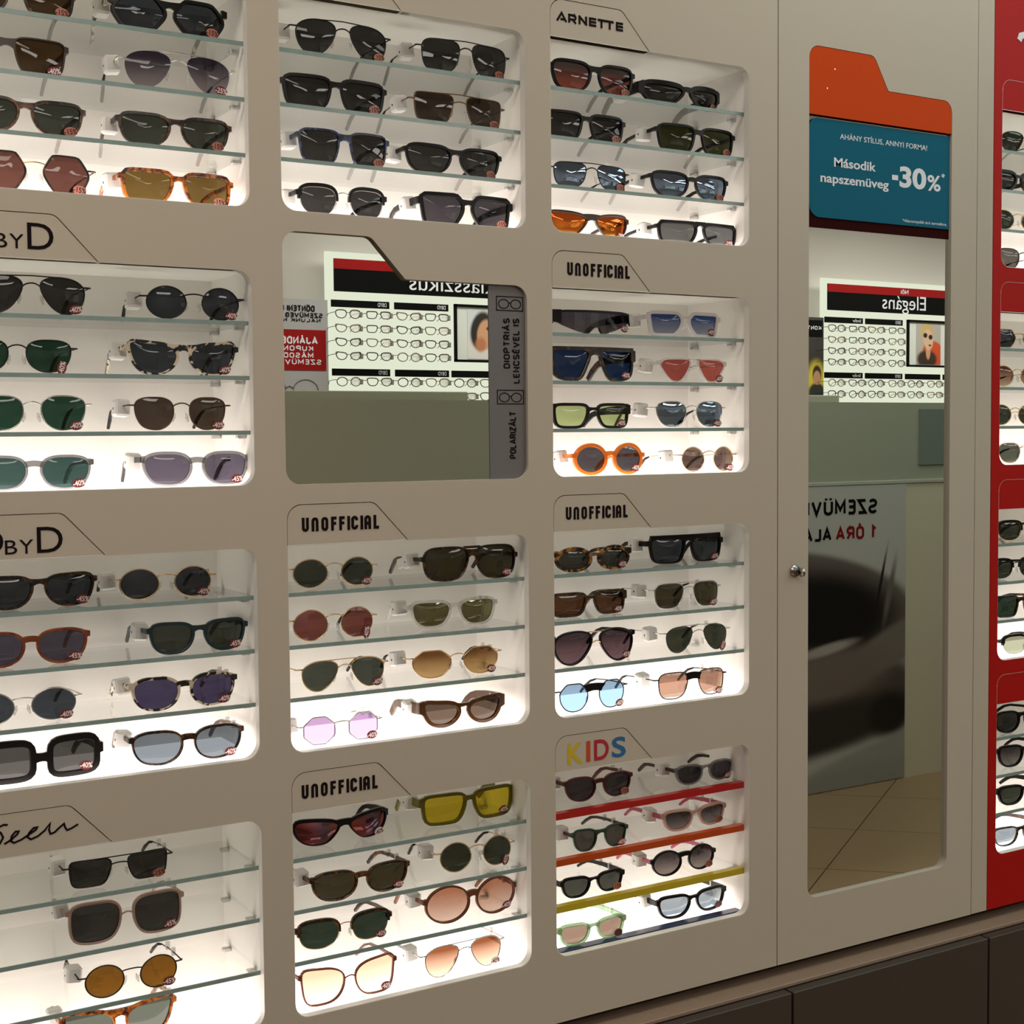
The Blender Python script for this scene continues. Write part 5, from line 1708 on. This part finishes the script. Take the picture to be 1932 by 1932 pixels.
# optical frames on the lit boards
def optical_mesh(shape, w=0.134, h=0.037):
    mb = MB()
    b, ep = 0.018, 0.005
    lw = (w - b - 2 * ep) / 2
    xc = b / 2 + lw / 2
    for s in (1, -1):
        mb.tube([(s * (xc + p[0] * lw / 2), 0, p[1] * h / 2) for p in outline(shape)][::2], 0.0023, 5, closed=True)
        mb.tube([(s * (w / 2 - ep), 0, h * .2), (s * w / 2, 0.002, h * .2), (s * (w / 2 + .001), -0.03, h * .2), (s * (w / 2 - .004), -0.085, h * .15), (s * (w / 2 - .01), -0.105, -h * .25)], 0.0016, 5)
    mb.tube([(-b / 2, 0, h * .12), (0, 0.001, h * .2), (b / 2, 0, h * .12)], 0.0015, 5)
    for s in (1, -1):
        top = [p for p in outline(shape) if p[1] > 0.35]
        top.sort(key=lambda p: p[0])
        mb.tube([(s * (xc + p[0] * lw / 2), 0.0008, p[1] * h / 2) for p in top[::3]], 0.0028, 5)
    nf = len(mb.f)
    lp = outline(shape)[::2]
    mb.add([(xc + p[0] * lw / 2 * .95, 0.0004, p[1] * h / 2 * .95) for p in lp], [tuple(range(len(lp)))])  # plate over one lens only, its whiteness is painted shine
    nb = len(mb.f)
    mb.rbox(w / 2 - .006, w / 2 + .008, -0.02, 0.004, -.012, .012, .002)
    me = mb.mesh('eyeglasses', wrap=-1.0)
    ix = [0] * nf + [1] * (nb - nf) + [2] * (len(mb.f) - nb)
    me.polygons.foreach_set('material_index', ix)
    return me


OPT = []
for sh_, w_, h_ in (('panto', .134, .038), ('wayfarer', .136, .036), ('rect', .132, .032), ('round', .13, .04), ('cateye', .136, .036)):
    for m_ in (M_OPT, M_OPT2, M_OPT3):
        me_ = optical_mesh(sh_, w_, h_)
        me_.materials.append(m_)
        me_.materials.append(M_SHINE)
        me_.materials.append(M_HOLD)
        OPT.append((me_, {'panto': 'rounded', 'wayfarer': 'square', 'rect': 'narrow', 'round': 'round', 'cateye': 'cat-eye'}[sh_], {M_OPT: 'brown', M_OPT2: 'black', M_OPT3: 'bronze'}[m_]))
ORD = ('first', 'second', 'third', 'fourth', 'fifth', 'sixth', 'seventh')
BY = -4.45
BOARD_LABEL = {}


def board(x0, x1, zo, xs1, xs2, cap, caprange, small, subs, subs2, pic, photo, lab, glab, grp):
    r = empty('light_board', (0, BY, EYE + zo))
    tag(r, lab, 'display board')
    MB().box(x0, x1, -0.02, 0.0, -1.0, 0.864).build('light_panel', M_LBOX, r)
    hd = MB().box(x0 + 0.038, x1 - 0.05, 0.001, 0.012, 0.680, 0.785).build('header', M_PBLK, r)
    MB().box(x0 + 0.038, x1 - 0.05, 0.001, 0.012, 0.785, 0.832).build('header_band', M_PRED, r)
    text('lettering', cap, caprange[0], caprange[1], caprange[2], caprange[3], 0.0125, M_PRINTW, hd, flip=True)
    if small:
        text('lettering', small[0], small[1], small[2], 0.797, 0.823, 0.0125, M_PRINTW, hd, flip=True, bold=0.01)
    for rowz, ss in ((0.607, subs), (0.286, subs2)):
        for (a, b_, t_) in ss:
            s_ = MB().box(a, b_, 0.001, 0.010, rowz, rowz + 0.033).build('brand_bar', M_PBLK, r)
            if t_:
                text('lettering', t_, b_ - (0.085 if len(t_) > 4 else 0.062), b_ - 0.016, rowz + 0.008, rowz + 0.026, 0.0105, M_PRINTW, s_, flip=True)
    a, b_ = pic
    fr_ = MB()
    fr_.box(a, a + .012, 0.001, .016, .362, .645).box(b_ - .012, b_, .001, .016, .362, .645)
    fr_.box(a, b_, .001, .016, .362, .374).box(a, b_, .001, .016, .633, .645)
    pf_ = empty('framed_photo', (0, BY, EYE + zo))
    tag(pf_, photo[1], 'framed photo')
    fr_.build('photo_frame', M_PBLK, pf_)
    MB().box(a + .01, b_ - .01, .001, .004, .37, .637).build('mount', plain('photo_mount', (0.75, 0.78, 0.76), 0.5), pf_)
    MB().box(photo[2], photo[3], .0045, .006, .378, .628).build('print', photo[0], pf_)
    zz = []
    for i, z in enumerate((0.576, 0.510, 0.445, 0.380)):
        for x in xs1:
            zz.append((x, z, ORD[i] + ' upper row', ORD[xs1.index(x)]))
    for i, z in enumerate((0.259, 0.193)):
        for x in xs2:
            zz.append((x, z, ORD[i] + ' lower row', ORD[xs2.index(x)]))
    for n_, (x, z, rw_, cl_) in enumerate(zz):
        me_, sn_, cn_ = OPT[(n_ * 7 + n_ // 4) % len(OPT)]
        o = bpy.data.objects.new('eyeglasses', me_)
        col.objects.link(o)
        o.location = (x * 0.9813, BY + 0.115, EYE + (zo + z) * 0.9813)
        tag(o, '%s %s eyeglasses, %s, %s from the poster edge, %s board' % (cn_, sn_, rw_, cl_, glab), 'eyeglasses', grp)


skin, hair = s2l(214, 160, 124), s2l(34, 24, 20)
photoA = soft_print('portrait_print', s2l(214, 220, 226), [
    (3.56, 0.40, 0.13, 0.09, 10, s2l(226, 222, 220), 0.2), (3.55, 0.52, 0.062, 0.095, 12, hair, 0.15),
    (3.575, 0.50, 0.050, 0.075, 8, skin, 0.15), (3.60, 0.53, 0.022, 0.012, 0, hair, 0.3), (3.545, 0.45, 0.03, 0.035, 0, s2l(190, 120, 84), 0.4)])
photoB = soft_print('portrait_print_leopard', s2l(186, 180, 172), [
    (6.75, 0.44, 0.10, 0.08, 20, s2l(212, 84, 40), 0.1), (6.69, 0.41, 0.085, 0.055, 0, s2l(60, 44, 32), 0.2), (6.70, 0.46, 0.02, 0.05, 0, skin, 0.2),
    (6.69, 0.575, 0.055, 0.055, 0, s2l(206, 178, 120), 0.2), (6.70, 0.53, 0.042, 0.062, -8, s2l(226, 186, 160), 0.15),
    (6.675, 0.555, 0.017, 0.015, 0, hair, 0.25), (6.72, 0.545, 0.017, 0.015, 0, hair, 0.25), (6.715, 0.495, 0.012, 0.006, 0, s2l(120, 40, 34), 0.4)])
board(2.719, 4.6, 0.0, (2.83, 2.99, 3.15, 3.305), (2.83, 2.99, 3.15, 3.305, 3.46, 3.61), 'Klasszikus', (3.148, 3.64, 0.702, 0.776), None,
      ((2.741, 3.041, 'DBYD'), (3.070, 3.362, 'DBYD')), ((2.741, 3.041, 'DBYD'), (3.070, 3.362, 'DBYD'), (3.379, 3.68, None)),
      (3.395, 3.84), (photoA, 'framed portrait photo on pale ground, on the lit board headed Klasszikus', 3.47, 3.76),
      'lit white display board headed Klasszikus, reflected in the wall mirror', 'Klasszikus', 'optical glasses on the Klasszikus board')
board(5.832, 8.3, 0.03, (5.95, 6.115, 6.27, 6.44), (5.95, 6.115, 6.27, 6.44, 6.60, 6.77, 6.93), 'Elegáns', (6.303, 6.67, 0.676, 0.785), ('Női', 6.457, 6.52),
      ((5.848, 6.148, 'Strafler'), (6.173, 6.477, 'DBYD')), ((5.848, 6.148, 'Strafler'), (6.173, 6.477, 'DBYD'), (6.506, 6.804, None), (6.832, 7.13, None)),
      (6.517, 6.98), (photoB, 'framed portrait photo with orange corner, on the lit board headed Elegáns', 6.598, 6.808),
      'lit white display board headed Elegáns, reflected in the door mirror', 'Elegáns', 'optical glasses on the Elegáns board')

# standing posters beside the boards
pp = empty('info_poster', (0, BY, EYE))
tag(pp, 'grey and red voucher poster beside the Klasszikus board', 'poster')
MB().box(2.28, 2.716, 0.0, 0.02, -1.0, 0.635).build('poster_sheet', M_PGREY, pp)
MB().box(2.30, 2.704, 0.021, 0.023, 0.307, 0.494).build('red_block', M_PRED, pp)
for s, a, b_, z0, z1, m_ in (('DÖNTENI KELL?', 2.40, 2.650, 0.578, 0.606, M_PBLK), ('SZEMÜVEG KÖLCSÖN', 2.33, 2.690, 0.550, 0.572, M_PBLK), ('NÁLUNK NEM', 2.44, 2.680, 0.530, 0.546, M_PBLK)):
    caps('lettering', s, a, b_, z0, z1, 0.0215, m_, pp, flip=True, th=0.001)
for s, a, b_, z0, z1 in (('AJÁNDÉK', 2.45, 2.662, 0.428, 0.462), ('KUPON', 2.49, 2.640, 0.396, 0.420), ('MÁSODIK', 2.45, 2.640, 0.364, 0.388), ('SZEMÜVEG', 2.44, 2.680, 0.334, 0.358)):
    caps('lettering', s, a, b_, z0, z1, 0.0235, M_PRINTW, pp, flip=True, th=0.001)
strk = MB()
for cx in (2.44, 2.60):
    strk.tube([(cx + 0.062 * math.cos(t * math.pi / 12), 0.022, 0.215 + 0.05 * math.sin(t * math.pi / 12)) for t in range(24)], 0.002, 5, closed=True)
strk.tube([(2.502, 0.022, 0.225), (2.52, 0.022, 0.235), (2.538, 0.022, 0.225)], 0.002, 5)
strk.build('glasses_drawing', plain('print_line_grey', s2l(96, 94, 98), 0.5), pp)
p2 = empty('contact_poster', (0, BY, EYE))
tag(p2, 'dark poster with a smiling portrait beside the Elegáns board', 'poster')
pm_ = soft_print('dark_portrait_print', s2l(58, 54, 52), [
    (5.77, 0.30, 0.07, 0.11, 0, s2l(206, 190, 60), 0.3), (5.775, 0.235, 0.062, 0.05, 0, s2l(40, 44, 40), 0.2),
    (5.775, 0.335, 0.034, 0.052, 0, s2l(50, 38, 30), 0.2), (5.775, 0.315, 0.028, 0.04, 0, s2l(196, 146, 116), 0.2)])
MB().box(5.40, 5.826, 0.0, 0.02, -1.0, 0.662).build('poster_sheet', pm_, p2)
MB().box(5.42, 5.815, 0.021, 0.023, 0.55, 0.645).build('black_block', M_PBLK, p2)
caps('lettering', 'KONTAKTLENCSE', 5.44, 5.805, 0.590, 0.612, 0.0235, M_PRINTW, p2, flip=True, th=0.001)
